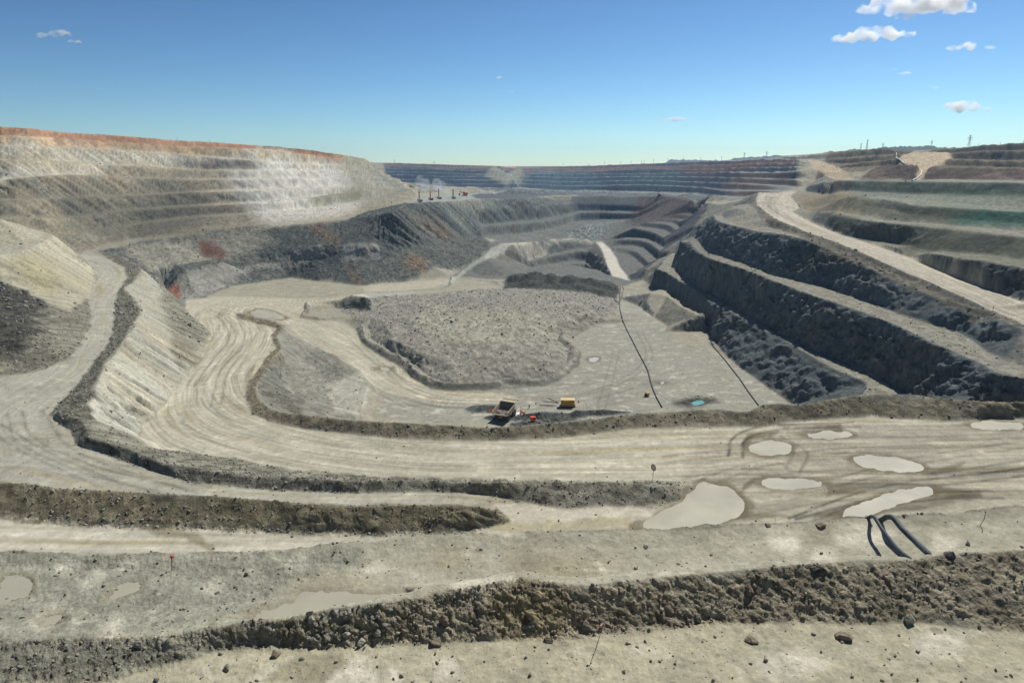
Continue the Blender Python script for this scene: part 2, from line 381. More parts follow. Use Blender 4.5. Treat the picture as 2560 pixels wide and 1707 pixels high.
# ------------------------------------------------------------------ triangulate and rasterise on an (azimuth, distance) survey grid
def resample(line, step0=0.05):
    out = [line[0]]
    for a, b in zip(line[:-1], line[1:]):
        L = math.hypot(b[0] - a[0], b[1] - a[1])
        r = max(20, (math.hypot(*a[:2]) + math.hypot(*b[:2])) / 2)
        n = max(1, int(L / (r * step0)))
        for i in range(1, n + 1):
            t = i / n
            out.append(tuple(a[j] + (b[j] - a[j]) * t for j in range(3)))
    return out
pts = []; zs = []; edges = []; owner = []
pkey = {}
def vid(p):
    k = (round(p[0], 2), round(p[1], 2))
    if k not in pkey:
        pkey[k] = len(pts); pts.append(Vector((p[0], p[1]))); zs.append(p[2])
    return pkey[k]
def catmull(line, n=6):
    P = [np.array(p, float) for p in line]
    if len(P) < 3: return line
    out = []
    for i in range(len(P) - 1):
        p0 = P[i - 1] if i else P[0] * 2 - P[1]; p1, p2 = P[i], P[i + 1]; p3 = P[i + 2] if i + 2 < len(P) else P[-1] * 2 - P[-2]
        def tj(t, a, b): return t + max(np.linalg.norm(b - a), 1e-3) ** .5
        t0 = 0; t1 = tj(t0, p0, p1); t2 = tj(t1, p1, p2); t3 = tj(t2, p2, p3)
        for k in range(n):
            t = t1 + (t2 - t1) * k / n
            a1 = (t1 - t) / (t1 - t0) * p0 + (t - t0) / (t1 - t0) * p1; a2 = (t2 - t) / (t2 - t1) * p1 + (t - t1) / (t2 - t1) * p2
            a3 = (t3 - t) / (t3 - t2) * p2 + (t - t2) / (t3 - t2) * p3
            b1 = (t2 - t) / (t2 - t0) * a1 + (t - t0) / (t2 - t0) * a2; b2 = (t3 - t) / (t3 - t1) * a2 + (t - t1) / (t3 - t1) * a3
            out.append(tuple((t2 - t) / (t2 - t1) * b1 + (t - t1) / (t2 - t1) * b2))
    out.append(tuple(P[-1]))
    return out
for nm, ln in LINES:
    if nm[:2] in ('Lw', 'Fw', 'L7', 'Lb', 'H0', 'W2', 'W3', 'TA', 'TC', 'TD', 'E_', 'B3', 'cr', 'Rc', 'HB', 'B1', 'bt', 'bb') : ln = catmull(ln)
    ids = [vid(p) for p in resample(ln)]
    for a, b in zip(ids[:-1], ids[1:]):
        if a != b: edges.append((a, b)); owner.append(nm)
vo, eo, fo, ov, oe, of = delaunay_2d_cdt(pts, edges, [], 0, 1e-4)
TV = np.array([(v[0], v[1]) for v in vo]); TZ = np.zeros(len(vo))
cross = {}
emap = {}
for i, o in enumerate(oe):
    for j in o:
        emap.setdefault(j, []).append(i)
for i, o in enumerate(ov):
    if o: TZ[i] = sum(zs[j] for j in o) / len(o)
    else: TZ[i] = np.nan
bad = [i for i in range(len(vo)) if not ov[i]]
if bad:
    v_edges = {}
    for i, (a, b) in enumerate(eo):
        for q in (a, b): v_edges.setdefault(q, []).append(i)
    for i in bad:
        zz = []; nms = set()
        for e_ in v_edges[i]:
            for j in oe[e_]:
                a, b = edges[j]; pa, pb = pts[a], pts[b]
                L = (pb - pa).length or 1; t = (Vector(TV[i]) - pa).length / L
                zz.append(zs[a] * (1 - t) + zs[b] * t); nms.add(owner[j])
        TZ[i] = min(zz) if zz else -80
        k = tuple(sorted(nms)); cross[k] = cross.get(k, 0) + 1
tri = np.array([f[:3] for f in fo], dtype=np.int64)

NAZ_IN = 1600
az_in = np.linspace(-42, 42, NAZ_IN)
az = np.radians(np.concatenate([np.linspace(-64, -42.1, 80), az_in, np.linspace(42.1, 64, 80)]))
NR = 2300
R0, R1 = 4.0, 5900.0
lr = np.linspace(math.log(R0), math.log(R1), NR)
rr = np.exp(lr)
NA = len(az)
HR = np.full((NA, NR), np.nan, np.float32)
ta = np.arctan2(TV[:, 0], TV[:, 1]); tr = np.hypot(TV[:, 0], TV[:, 1])
sinA, cosA = np.sin(az), np.cos(az)
dlr = lr[1] - lr[0]
for t in tri:
    x = TV[t, 0]; y = TV[t, 1]; z = TZ[t]
    if y.max() < 0: continue
    a = ta[t]
    if a.max() - a.min() > 3: continue
    i0 = np.searchsorted(az, a.min()) - 1; i1 = np.searchsorted(az, a.max()) + 1
    i0 = max(i0, 0); i1 = min(i1, NA)
    if i1 <= i0: continue
    # nearest point of triangle to origin
    rmin = 1e9
    for p, q in ((0, 1), (1, 2), (2, 0)):
        dx, dy = x[q] - x[p], y[q] - y[p]; L2 = dx * dx + dy * dy + 1e-9
        s = min(max(-(x[p] * dx + y[p] * dy) / L2, 0), 1)
        rmin = min(rmin, math.hypot(x[p] + s * dx, y[p] + s * dy))
    j0 = int((math.log(max(rmin, .1)) - lr[0]) / dlr); j1 = int((math.log(max(tr[t].max(), .2)) - lr[0]) / dlr) + 2
    j0 = max(j0, 0); j1 = min(j1, NR)
    if j1 <= j0: continue
    X = sinA[i0:i1, None] * rr[None, j0:j1]; Y = cosA[i0:i1, None] * rr[None, j0:j1]
    det = (y[1] - y[2]) * (x[0] - x[2]) + (x[2] - x[1]) * (y[0] - y[2])
    if abs(det) < 1e-9: continue
    l0 = ((y[1] - y[2]) * (X - x[2]) + (x[2] - x[1]) * (Y - y[2])) / det
    l1 = ((y[2] - y[0]) * (X - x[2]) + (x[0] - x[2]) * (Y - y[2])) / det
    l2 = 1 - l0 - l1
    m = (l0 >= -1e-6) & (l1 >= -1e-6) & (l2 >= -1e-6)
    sub = HR[i0:i1, j0:j1]
    sub[m] = (l0 * z[0] + l1 * z[1] + l2 * z[2])[m]
if np.isnan(HR).any():
    print('nan cells', int(np.isnan(HR).sum()))
    for i in range(NA):
        c = HR[i]; ok = ~np.isnan(c)
        if ok.any() and not ok.all(): c[~ok] = np.interp(lr[~ok], lr[ok], c[ok])
        elif not ok.any(): HR[i] = HR[i - 1]
HR = HR.astype(np.float32)

AZf = az.astype(np.float32)
def sample(F, x, y):
    """bilinear look-up of a survey-grid field at world points"""
    a = np.arctan2(x, y); r = np.log(np.maximum(np.hypot(x, y), R0))
    ai = np.interp(a, az, np.arange(NA)); ri = np.clip((r - lr[0]) / dlr, 0, NR - 1.001)
    i = np.clip(ai.astype(int), 0, NA - 2); j = ri.astype(int)
    u = (ai - i).astype(np.float32); v = (ri - j).astype(np.float32)
    return (F[i, j] * (1 - u) + F[i + 1, j] * u) * (1 - v) + (F[i, j + 1] * (1 - u) + F[i + 1, j + 1] * u) * v
GX = (sinA[:, None] * rr[None, :]).astype(np.float32); GY = (cosA[:, None] * rr[None, :]).astype(np.float32)
RR = np.broadcast_to(rr[None, :].astype(np.float32), GX.shape)
def blur(F, n):
    for ax, m in ((0, n), (1, n)):
        c = np.cumsum(np.pad(F, [(m + 1, m) if k == ax else (0, 0) for k in (0, 1)], mode='edge'), axis=ax, dtype=np.float64)
        F = ((c[2 * m + 1:] - c[:-2 * m - 1]) / (2 * m + 1)) if ax == 0 else ((c[:, 2 * m + 1:] - c[:, :-2 * m - 1]) / (2 * m + 1))
    return F.astype(np.float32)
def slope_of(F):
    dr = np.gradient(F, axis=1) / (RR * dlr)
    da = np.gradient(F, axis=0) / (RR * np.gradient(az)[:, None])
    return np.sqrt(dr * dr + da * da)
# ------------------------------------------------------------------ looking up where a picture measurement meets the ground
RMIN = 62      # nothing nearer than this is looked for until the near ledge is painted
def hit(px, py, F=None):
    F = HR if F is None else F
    r = ray(px, py); a = math.atan2(r[0], r[1]); t = r[2] / math.hypot(r[0], r[1])
    i = min(max(int(np.interp(a, az, np.arange(NA))), 0), NA - 2)
    u = (a - az[i]) / (az[i + 1] - az[i])
    c = F[i] * (1 - u) + F[i + 1] * u
    m = c >= rr * t
    m[rr < RMIN] = False
    if not m.any(): d = rr[-1]
    else:
        j = int(np.argmax(m)); f0 = c[j - 1] - rr[j - 1] * t; f1 = c[j] - rr[j] * t
        s = f0 / (f0 - f1) if f0 != f1 else 1
        d = rr[j - 1] + (rr[j] - rr[j - 1]) * min(max(s, 0), 1)
    return (d * math.sin(a), d * math.cos(a), d * t)
def hits(P):
    """points measured on the frame's left or right edge stand for areas that run on beyond it"""
    out = []; n = len(P); edge = lambda p: p[0] <= 0 or p[0] >= 2560
    for i, p in enumerate(P):
        q = hit(*p)
        if not edge(p): out.append(q); continue
        x = (q[0] * 1.9, q[1], q[2]); a, b = edge(P[i - 1]), edge(P[(i + 1) % n])
        if a and b: out.append(x)
        elif a: out += [x, q]
        elif b: out += [q, x]
        else: out.append(q)
    return out
def in_poly(X, Y, P):
    m = np.zeros(X.shape, bool); n = len(P)
    for i in range(n):
        x1, y1 = P[i][:2]; x2, y2 = P[(i + 1) % n][:2]
        if y1 == y2: continue
        c = ((y1 > Y) != (y2 > Y)) & (X < (x2 - x1) * (Y - y1) / (y2 - y1) + x1)
        m ^= c
    return m
f32 = np.float32
WXn = (fbm(GX / 9, GY / 9, 4, 5, .6)).astype(f32); WYn = (fbm(GX / 9 + 50, GY / 9, 4, 9, .6)).astype(f32)
NEARm = 1 - sstep(60, 110, RR)
def mask_sub(P, edge=1.0, soft=0, world=False):
    """soft-edged, ragged mask of a plan polygon measured in the picture"""
    Q = P if world else hits(P)
    aa = [math.atan2(q[0], q[1]) for q in Q]
    pad = edge * 3 + 1
    rs = [math.hypot(q[0], q[1]) for q in Q]
    pa = pad / max(min(rs), 5)
    rmin = min(rs) * .8 - pad; rmax = max(rs) + pad
    sf = 3 * soft
    i0 = max(np.searchsorted(az, min(aa) - pa) - 2 - sf, 0); i1 = min(np.searchsorted(az, max(aa) + pa) + 2 + sf, NA)
    j0 = max(int((math.log(max(rmin, 4)) - lr[0]) / dlr) - sf, 0); j1 = min(int((math.log(rmax) - lr[0]) / dlr) + 2 + sf, NR)
    s = np.s_[i0:i1, j0:j1]
    M = in_poly(GX[s] + WXn[s] * edge * 2, GY[s] + WYn[s] * edge * 2, Q).astype(f32)
    if soft: M = blur(blur(M, soft), max(soft // 2, 1))
    return s, M
def mask(P, edge=1.0, soft=0, world=False):
    M = np.zeros(GX.shape, f32); s, m = mask_sub(P, edge, soft, world); M[s] = m
    return M
def ramp(left, right, dz=0, soft=2):
    L_ = DL(*left); R_ = DL(*right); M = mask(L_ + R_[::-1], .8, soft, True)
    rs = [math.hypot(*p[:2]) for p in L_]; o = np.argsort(rs)
    zr = np.interp(RR, np.array(rs)[o], np.array([p[2] for p in L_])[o]) + dz
    HR[...] += (zr - HR) * M
    return L_ + R_[::-1]
R6 = ramp([(2282,453,735),(2298,430,800),(2262,412,900),(2243,396,1050),(2276,380,1240)], [(2298,453,735),(2322,430,800),(2350,412,900),(2384,396,1050),(2368,380,1240)])
SL = slope_of(HR)
SLb = blur(np.minimum(SL, 2), 2)
STEEP = np.where(RR > 1000, sstep(.1, .28, SLb), sstep(0.33, 0.6, SLb)).astype(f32)
CLIFF = blur(np.clip((SL - .35) / .5, 0, 1), 5)
def lin(r, g, b):
    return np.array([((c / 255) / 12.92 if c / 255 <= .04045 else ((c / 255 + .055) / 1.055) ** 2.4) for c in (r, g, b)], f32)
COL = np.empty(GX.shape + (3,), f32)
RUB = np.zeros(GX.shape, f32)      # how stony the ground is
SMO = np.zeros(GX.shape, f32)      # how smoothly graded it is
KA = 0.80                          # lit picture tone -> reflectance
G1 = lin(166, 161, 141) * KA       # dusty floor
RK = lin(140, 138, 123) * KA       # grey rock
RUBC = lin(112, 112, 102) * KA     # broken grey rock
DKR = lin(96, 99, 95) * KA
ROADC = lin(186, 181, 160) * KA
PALE = lin(198, 192, 168) * KA
COL[:] = G1
COL += (RK - G1) * STEEP[..., None]
RUB += STEEP * .5
def paint(P, col, rub=None, smo=None, amt=1.0, edge=1.5, soft=1, only=None, world=False):
    s, mm = mask_sub(P, edge, soft, world)
    mm = mm * amt
    if only == 'steep': mm = mm * STEEP[s]
    if only == 'flat': mm = mm * (1 - STEEP[s])
    if col is not None: COL[s] += (np.asarray(col, f32) - COL[s]) * mm[..., None]
    if rub is not None: RUB[s] += (rub - RUB[s]) * mm
    if smo is not None: SMO[s] += (smo - SMO[s]) * mm
    return s, mm
def full(sm):
    M = np.zeros(GX.shape, f32); M[sm[0]] = sm[1]; return M
def line_uv(P, half, world=False):
    """distance along and across a centre line, for wheel tracks"""
    Q = P if world else hits(P)
    Q = resample(catmull([tuple(q[:2]) + (0,) for q in Q]), .08)
    best = np.full(GX.shape, 1e9, f32); U = np.zeros(GX.shape, f32); V = np.zeros(GX.shape, f32)
    acc = 0
    for a, b in zip(Q[:-1], Q[1:]):
        dx, dy = b[0] - a[0], b[1] - a[1]; L = math.hypot(dx, dy)
        if L < 1e-6: continue
        aa = [math.atan2(q[0], q[1]) for q in (a, b)]; rs = [math.hypot(*q[:2]) for q in (a, b)]
        pr = half + 3; pa = min(pr / max(min(rs), 5), 1)
        i0 = max(np.searchsorted(az, min(aa) - pa), 0); i1 = min(np.searchsorted(az, max(aa) + pa) + 1, NA)
        j0 = max(int((math.log(max(min(rs) - pr, 4)) - lr[0]) / dlr), 0); j1 = min(int((math.log(max(rs) + pr) - lr[0]) / dlr) + 2, NR)
        s = np.s_[i0:i1, j0:j1]
        t = ((GX[s] - a[0]) * dx + (GY[s] - a[1]) * dy) / (L * L); tc = np.clip(t, 0, 1)
        ex = GX[s] - a[0] - tc * dx; ey = GY[s] - a[1] - tc * dy
        d = ex * ex + ey * ey
        m = d < best[s]
        best[s] = np.where(m, d, best[s]); U[s] = np.where(m, acc + tc * L, U[s])
        V[s] = np.where(m, ((GX[s] - a[0]) * dy - (GY[s] - a[1]) * dx) / L, V[s])
        acc += L
    return np.sqrt(best), U, V
def tracks(P, half, m, a=.16, tint=(.86, .8, .66), seed=1, fq=.42, world=False):
    """streaks left by wheels along a road: darker, damp and paler bands"""
    d, U, V = line_uv(P, half, world)
    w = m * (d < half)
    V = V + fbm(U / 40, U * 0 + 3, 2, seed + 8) * 1.6
    n = fbm(V * fq, U / 60, 4, seed, .7) * .9 + fbm(V * fq * 3.1, U / 30, 2, seed + 3) * .5
    n2 = np.maximum(fbm(V * .35, U / 90, 3, seed + 5) - .15, 0) * 2
    k = 1 + a * n * 2.4
    COL[...] *= np.where(w > 0, (1 + (k - 1) * w), 1)[..., None]
    t = np.clip(n2 * w, 0, 1)[..., None]
    COL[...] *= 1 - t * (1 - np.asarray(tint, f32)) * 1.3
    return n * w

# ---------- broad areas, far to near
farblue = lin(54, 70, 84) * KA  # haze and shade of the far faces put into their colour
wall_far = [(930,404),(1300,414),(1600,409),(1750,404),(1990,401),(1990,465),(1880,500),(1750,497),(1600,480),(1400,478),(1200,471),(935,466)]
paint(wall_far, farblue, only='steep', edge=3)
paint(wall_far, lin(134, 138, 132) * KA, only='flat', edge=3)  # sunlit look of the ledges put into their colour
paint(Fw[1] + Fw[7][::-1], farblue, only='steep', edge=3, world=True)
paint(Fw[0] + Fw[1][::-1], lin(130, 104, 92) * KA, edge=4, soft=1, world=True)
paint([(935,405),(1150,411),(1290,415),(1290,420),(935,411)], lin(205, 175, 145) * KA, edge=3)
paint([(1230,418),(1300,418),(1310,440),(1270,468),(1210,440)], lin(150, 148, 130) * KA, edge=5, soft=3)
for P_, c_, a_ in (([(1330,425),(1480,424),(1500,470),(1340,468)], (70,104,112), .5), ([(1600,420),(1700,418),(1690,475),(1560,470)], (84,112,112), .4), ([(1700,408),(1880,405),(1900,432),(1720,436)], (112,84,74), .6), ([(1400,414),(1560,411),(1560,424),(1420,426)], (116,90,80), .5), ([(1740,440),(1850,440),(1840,480),(1740,470)], (64,66,80), .5), ([(1240,420),(1330,422),(1320,450),(1260,455)], (120,128,112), .5)):
    paint(P_, lin(*c_) * KA, amt=a_, edge=12, soft=5)
paint([(1850,434),(1990,440),(1990,470),(1850,500),(1800,470)], lin(112, 90, 78) * KA, amt=.7, edge=6, soft=3, only='steep')
# drill bench and floor behind
paint([(1014,508),(1047,492),(1120,486),(1300,483),(1300,494),(1180,501),(1090,505)], lin(160, 163, 155) * KA, edge=3, smo=.5)
paint([(1180,488),(1300,485),(1600,490),(1700,500),(1600,492),(1430,488),(1340,492),(1200,497)], lin(100, 106, 106) * KA, edge=4, rub=.6)
paint([(1180,472),(1400,478),(1600,482),(1740,490),(1800,500),(1700,500),(1600,491),(1400,487),(1240,484)], lin(112, 118, 118) * KA, edge=6, rub=.6, soft=2)
# left wall
left_all = [(0,316),(640,364),(915,398),(1047,480),(1047,491),(995,512),(872,540),(818,547),(665,565),(320,600),(196,630),(0,560)]
paint(left_all, lin(174, 164, 140) * KA, edge=3, rub=.45)
paint([(0,450),(300,440),(480,440),(560,520),(640,505),(700,535),(665,565),(320,600),(196,630),(0,560)], lin(132, 126, 108) * KA, edge=14, soft=4, amt=.75)
paint([(180,470),(480,480),(540,560),(350,596),(160,560)], lin(112, 110, 96) * KA, edge=10, soft=5, amt=.7)
paint([(624,400),(744,385),(853,404),(946,430),(1000,470),(900,520),(818,545),(665,565),(600,500),(560,440)], lin(200, 196, 182) * KA, edge=9, soft=9)
paint([(850,405),(946,425),(1030,474),(1047,491),(960,520),(905,520),(880,470)], lin(148, 145, 124) * KA, edge=14, soft=4, amt=.75)
paint([(915,405),(946,427),(1030,474),(1045,489),(1000,480),(950,450)], lin(122, 128, 118) * KA, edge=9, soft=4, amt=.7)
paint([(755,500),(830,480),(910,470),(900,500),(800,515)], lin(120, 118, 88) * KA, edge=5, soft=3, amt=.75)
paint([(0,316),(640,364),(640,374),(480,368),(320,358),(0,341)], lin(160, 118, 92) * KA, edge=3, soft=2)
paint([(0,318),(300,335),(640,364),(640,369),(300,345),(0,326)], lin(196, 156, 124) * KA, edge=3, soft=2, amt=.8)
paint([(0,341),(320,359),(480,369),(640,374),(640,388),(480,381),(320,370),(0,362)], lin(222, 190, 150) * KA, edge=4, soft=2)
paint([(0,364),(320,377),(600,395),(600,402),(320,396),(0,382)], lin(204, 200, 184) * KA, edge=4, soft=2)
paint([(744,368),(830,384),(915,398),(930,410),(853,402),(780,392),(730,384)], lin(162, 128, 94) * KA, edge=3, soft=1)
paint([(640,362),(750,368),(830,380),(900,392),(830,386),(744,377),(660,372)], lin(112, 74, 58) * KA, edge=3, soft=1)
paint([(430,403),(628,403),(642,424),(560,420),(450,417)], lin(66, 60, 66) * KA, edge=2, soft=1)
r4 = [(0,448),(120,432),(250,412),(340,402),(420,398),(560,398),(640,395),(700,385)]
paint([(0,445),(120,428),(250,410),(340,398),(600,394),(690,382),(700,388),(650,401),(420,403),(345,406),(250,419),(120,438),(0,454)], lin(214, 208, 190) * KA, edge=.8, smo=.5)
paint([(640,396),(700,374),(722,380),(716,388),(660,402)], lin(196, 180, 150) * KA, edge=1.5, smo=.6)
# lower left wall and slope under the drill bench
paint([(245,628),(354,601),(572,577),(723,565),(872,549),(1014,508),(1100,506),(1200,560),(1230,620),(1166,668),(1008,704),(897,713),(722,694),(572,716),(436,749),(370,684)], lin(102, 105, 98) * KA, edge=3, rub=.9)
paint([(300,612),(640,572),(700,600),(600,637),(436,661),(370,680)], lin(158, 154, 136) * KA, edge=5, rub=.5, soft=3, amt=.85)
paint([(389,692),(640,640),(800,612),(812,645),(640,668),(560,716),(436,748)], lin(156, 154, 142) * KA, edge=4, rub=.5, soft=2, amt=.85)
paint([(848,616),(948,612),(952,645),(870,648)], lin(166, 164, 154) * KA, edge=3, rub=.3, soft=1)
paint([(505,600),(530,600),(565,640),(515,648),(500,615)], lin(112, 66, 50) * KA, edge=5, soft=1, amt=.8)
paint([(403,712),(440,700),(450,740),(425,745)], lin(150, 88, 60) * KA, edge=2.5, soft=1, amt=.8)
for P_ in ([(760,562),(800,558),(850,610),(830,612)], [(855,660),(880,672),(910,712),(890,710)], [(1005,540),(1080,560),(1150,590),(1120,595),(1040,560)], [(1010,645),(1070,650),(1060,678),(1020,668)]):
    paint(P_, lin(150, 118, 84) * KA, edge=4, soft=4, amt=.6)
paint([(1100,508),(1200,500),(1342,495),(1430,520),(1200,560),(1150,560)], lin(126, 130, 118) * KA, edge=5, rub=.8, soft=3)
# hole
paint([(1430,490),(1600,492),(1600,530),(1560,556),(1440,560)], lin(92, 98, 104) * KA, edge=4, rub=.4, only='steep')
paint([(1470,560),(1540,553),(1500,604),(1440,600),(1400,590),(1440,570)], lin(128, 134, 128) * KA, edge=4, rub=1.0, soft=2)
paint([(1608,492),(1717,500),(1760,515),(1690,550),(1600,566),(1560,556)], lin(104, 94, 88) * KA, edge=4, rub=.8, soft=2)
paint([(1680,495),(1710,500),(1640,545),(1600,560)], lin(140, 112, 100) * KA, edge=3, rub=.8, soft=3, amt=.8)
paint([(1140,690),(1200,650),(1285,614),(1312,640),(1300,692)], lin(172, 160, 138) * KA, edge=2, only='steep')
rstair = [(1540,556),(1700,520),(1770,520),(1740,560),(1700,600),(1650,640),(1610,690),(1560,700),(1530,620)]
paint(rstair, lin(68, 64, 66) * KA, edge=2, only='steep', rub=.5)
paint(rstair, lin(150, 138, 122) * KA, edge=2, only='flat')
paint(H4r + c0[::-1], lin(205, 198, 180) * KA, edge=.6, smo=1, world=True)
CEN = [(1128,690),(1210,640),(1240,600),(1180,560),(1100,508),(1342,492),(1620,490),(1770,520),(1740,560),(1700,600),(1650,640),(1600,700),(1550,715),(1300,692)]  # dark rock tone, with deeper shading of the hole painted into it
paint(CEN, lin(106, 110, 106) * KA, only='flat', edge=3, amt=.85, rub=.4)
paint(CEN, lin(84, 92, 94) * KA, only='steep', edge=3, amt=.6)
paint([(1608,492),(1717,500),(1760,515),(1690,550),(1600,566),(1560,556)], lin(92, 80, 76) * KA, edge=4, rub=.8, soft=2, amt=.8)
paint([(1470,560),(1540,553),(1500,600),(1440,598),(1400,588),(1440,570)], lin(128, 134, 128) * KA, edge=4, rub=1.0, soft=2)
paint(H4r + c0[::-1], lin(212, 205, 188) * KA, edge=.6, smo=1, rub=0, world=True)
paint([(1205,645),(1225,622),(1276,608),(1380,598),(1431,596),(1489,603),(1489,607),(1431,601),(1380,604),(1290,614),(1250,630),(1215,650)], lin(190, 186, 170) * KA, edge=.8, smo=.8)
paint([(1225,624),(1272,611),(1262,628),(1240,642),(1215,648)], lin(188, 182, 164) * KA, edge=1, smo=.8)
# floor
paint([(1210,640),(1230,624),(1270,612),(1240,640),(1205,655),(1168,675),(1140,698),(1130,710),(1050,730),(900,742),(905,733),(1008,729),(1104,720),(1128,695)], lin(176, 176, 164) * KA, edge=1.5, smo=.6)
paint([(905,715),(1008,707),(1125,692),(1118,710),(1030,726),(915,731)], lin(186, 178, 158) * KA, edge=1.5, smo=.5)
floor_right = [(1300,960),(1370,960),(1450,900),(1430,855),(1490,810),(1550,800),(1540,740),(1600,712),(1640,790),(1690,858),(1760,870),(1850,920),(1980,1010),(1800,1022),(1500,1046),(1300,1060),(1000,1050),(950,1040),(960,990),(1100,985)]
paint(floor_right, lin(160, 158, 143) * KA, edge=2, smo=.4)
# rubble heap
heapP = [(893,822),(905,852),(955,884),(1040,940),(1080,960),(1240,964),(1360,955),(1440,908),(1448,880),(1420,850),(1470,820),(1500,806),(1545,775),(1545,722),(1430,690),(1301,684),(1262,702),(1240,722),(1145,726),(1063,736),(921,744),(840,752),(838,765),(880,790)]
paint(heapP, lin(152, 149, 135) * KA, rub=.55, edge=2, soft=1)
paint([(1060,760),(1200,770),(1350,790),(1400,830),(1300,870),(1120,860),(1020,810)], lin(172, 168, 148) * KA, edge=8, soft=6, amt=.7)
paint([(1262,702),(1301,684),(1445,694),(1527,704),(1551,716),(1540,748),(1440,728),(1330,722),(1258,722)], lin(76, 78, 72) * KA, edge=2, soft=1, rub=.5)
paint([(836,766),(850,750),(880,735),(918,742),(930,768),(890,777)], lin(72, 74, 70) * KA, edge=1.5, rub=.6)
for P_ in ([(893,822),(905,852),(955,884),(1010,925),(1040,940),(1080,962),(1240,966),(1360,956),(1412,938),(1440,908),(1448,880),(1420,852),(1427,858),(1455,884),(1447,914),(1412,945),(1363,966),(1240,976),(1131,980),(1077,973),(1036,951),(1008,926),(954,893),(903,862)],):
    paint(P_, lin(116, 116, 105) * KA, edge=.5, rub=.25, soft=1)
# island between road and floor
paint([(700,820),(840,890),(921,953),(905,1040),(845,1040),(700,1020),(650,985),(660,920),(700,880)], lin(150, 148, 134) * KA, edge=2, rub=.4, smo=.1)
paint([(655,900),(700,880),(706,960),(760,1010),(760,1030),(690,1020),(650,980)], lin(128, 126, 112) * KA, edge=2, rub=.6, soft=2)
paint([(818,961),(905,930),(921,955),(905,1040),(845,1030)], lin(200, 196, 178) * KA, edge=2, rub=.2, soft=2, amt=.9)
# spur and cliff on the left
paint([(0,548),(65,560),(112,582),(136,589),(191,640),(231,673),(245,722),(223,741),(174,776),(114,754),(46,719),(0,700)], lin(172, 167, 144) * KA, edge=2, rub=.35)
paint([(0,622),(63,606),(112,580),(134,588),(100,612),(68,626),(0,642)], lin(176, 172, 152) * KA, edge=1, smo=.6)
paint([(40,640),(110,650),(150,690),(120,740),(60,700)], lin(170, 160, 120) * KA, edge=6, soft=5, amt=.5)
paint([(0,702),(46,721),(114,756),(174,778),(220,745),(232,800),(207,860),(177,895),(110,922),(0,940)], lin(136, 133, 116) * KA, edge=1.5, rub=.7)
paint([(0,702),(46,721),(112,756),(95,800),(110,835),(60,880),(0,900)], lin(84, 82, 72) * KA, edge=4, rub=1, soft=2)
cliff2 = [(365,684),(335,700),(310,720),(332,745),(352,776),(330,812),(300,868),(262,910),(240,960),(225,1005),(236,1048),(300,1072),(345,1098),(340,1090),(352,1066),(403,1029),(449,958),(482,921),(504,891),(523,848),(530,831),(504,809),(474,784),(440,755),(408,728)]
paint(cliff2, lin(172, 168, 150) * KA, edge=1.5, rub=.35)
paint([(420,720),(474,784),(530,831),(523,850),(490,910),(455,930),(430,880),(415,800),(400,760)], lin(138, 134, 116) * KA, edge=4, rub=.7, soft=3)
paint([(204,948),(262,871),(282,831),(286,762),(292,735),(317,694),(311,670),(272,648),(245,628),(340,662),(365,684),(335,700),(310,720),(332,745),(352,776),(330,812),(295,868),(255,912),(238,960),(222,1005),(236,1048),(205,1052),(150,1030),(122,1035)], lin(122, 120, 104) * KA, edge=1, rub=.8)
# gravel between second road and haul road
paint([(122,1035),(176,1075),(190,1110),(293,1144),(403,1181),(476,1203),(622,1220),(860,1232),(1198,1232),(1289,1251),(1399,1271),(1545,1265),(1674,1258),(1712,1240),(1735,1220),(1725,1207),(1690,1203),(1436,1199),(1253,1197),(1033,1192),(860,1186),(685,1165),(549,1141),(384,1119),(300,1080),(236,1049),(205,1046),(150,1028)], lin(142, 139, 122) * KA, edge=1, rub=.85)
paint([(122,1035),(176,1075),(190,1110),(293,1144),(403,1181),(476,1203),(622,1220),(860,1232),(860,1205),(622,1196),(476,1172),(403,1155),(311,1119),(227,1095),(205,1050)], lin(120, 118, 106) * KA, edge=1, rub=.9)  # berm side facing away from the sun, its shade painted into the tone
# berm along truck floor
B1poly = [(585,784),(600,798),(690,820),(676,841),(690,871),(668,890),(640,929),(618,960),(612,1004),(636,1036),(690,1060),(763,1072),(860,1084),(996,1097),(1216,1102),(1399,1095),(1527,1079),(1619,1069),(1710,1068),(1883,1066),(1993,1054),(2176,1042),(2359,1053),(2560,1049),(2560,1004),(2366,996),(2123,990),(1994,1011),(1907,1014),(1865,1030),(1710,1026),(1582,1037),(1472,1051),(1344,1062),(1216,1068),(1033,1059),(850,1049),(763,1038),(690,1028),(650,1002),(641,967),(658,934),(684,896),(704,872),(691,842),(720,812),(608,784)]
paint(B1poly, lin(136, 128, 106) * KA, edge=.8, rub=.7)
# long berm
B3poly = [(0,1287),(183,1309),(348,1312),(549,1320),(860,1331),(1033,1333),(1180,1324),(1286,1302),(1250,1270),(1200,1264),(1070,1262),(860,1262),(549,1243),(366,1232),(146,1220),(0,1207)]
paint(B3poly, lin(134, 126, 102) * KA, edge=.8, rub=.8)
paint([(0,1276),(165,1298),(348,1304),(549,1311),(860,1327),(1033,1329),(1180,1320),(1286,1303),(1180,1335),(1033,1343),(860,1341),(549,1330),(348,1322),(183,1318),(0,1297)], lin(140, 136, 118) * KA, edge=.6, rub=1)
# second road and its plain
paint([(0,945),(110,925),(177,897),(207,862),(232,805),(229,772),(223,741),(245,700),(237,676),(199,632),(226,630),(272,648),(311,670),(317,694),(292,735),(286,762),(282,831),(262,871),(204,948),(122,1035),(176,1075),(190,1110),(293,1144),(403,1181),(476,1203),(622,1220),(860,1232),(1106,1232),(1200,1262),(1070,1260),(860,1260),(549,1241),(366,1230),(146,1218),(0,1205)], lin(176, 173, 156) * KA, edge=.8, smo=.6)
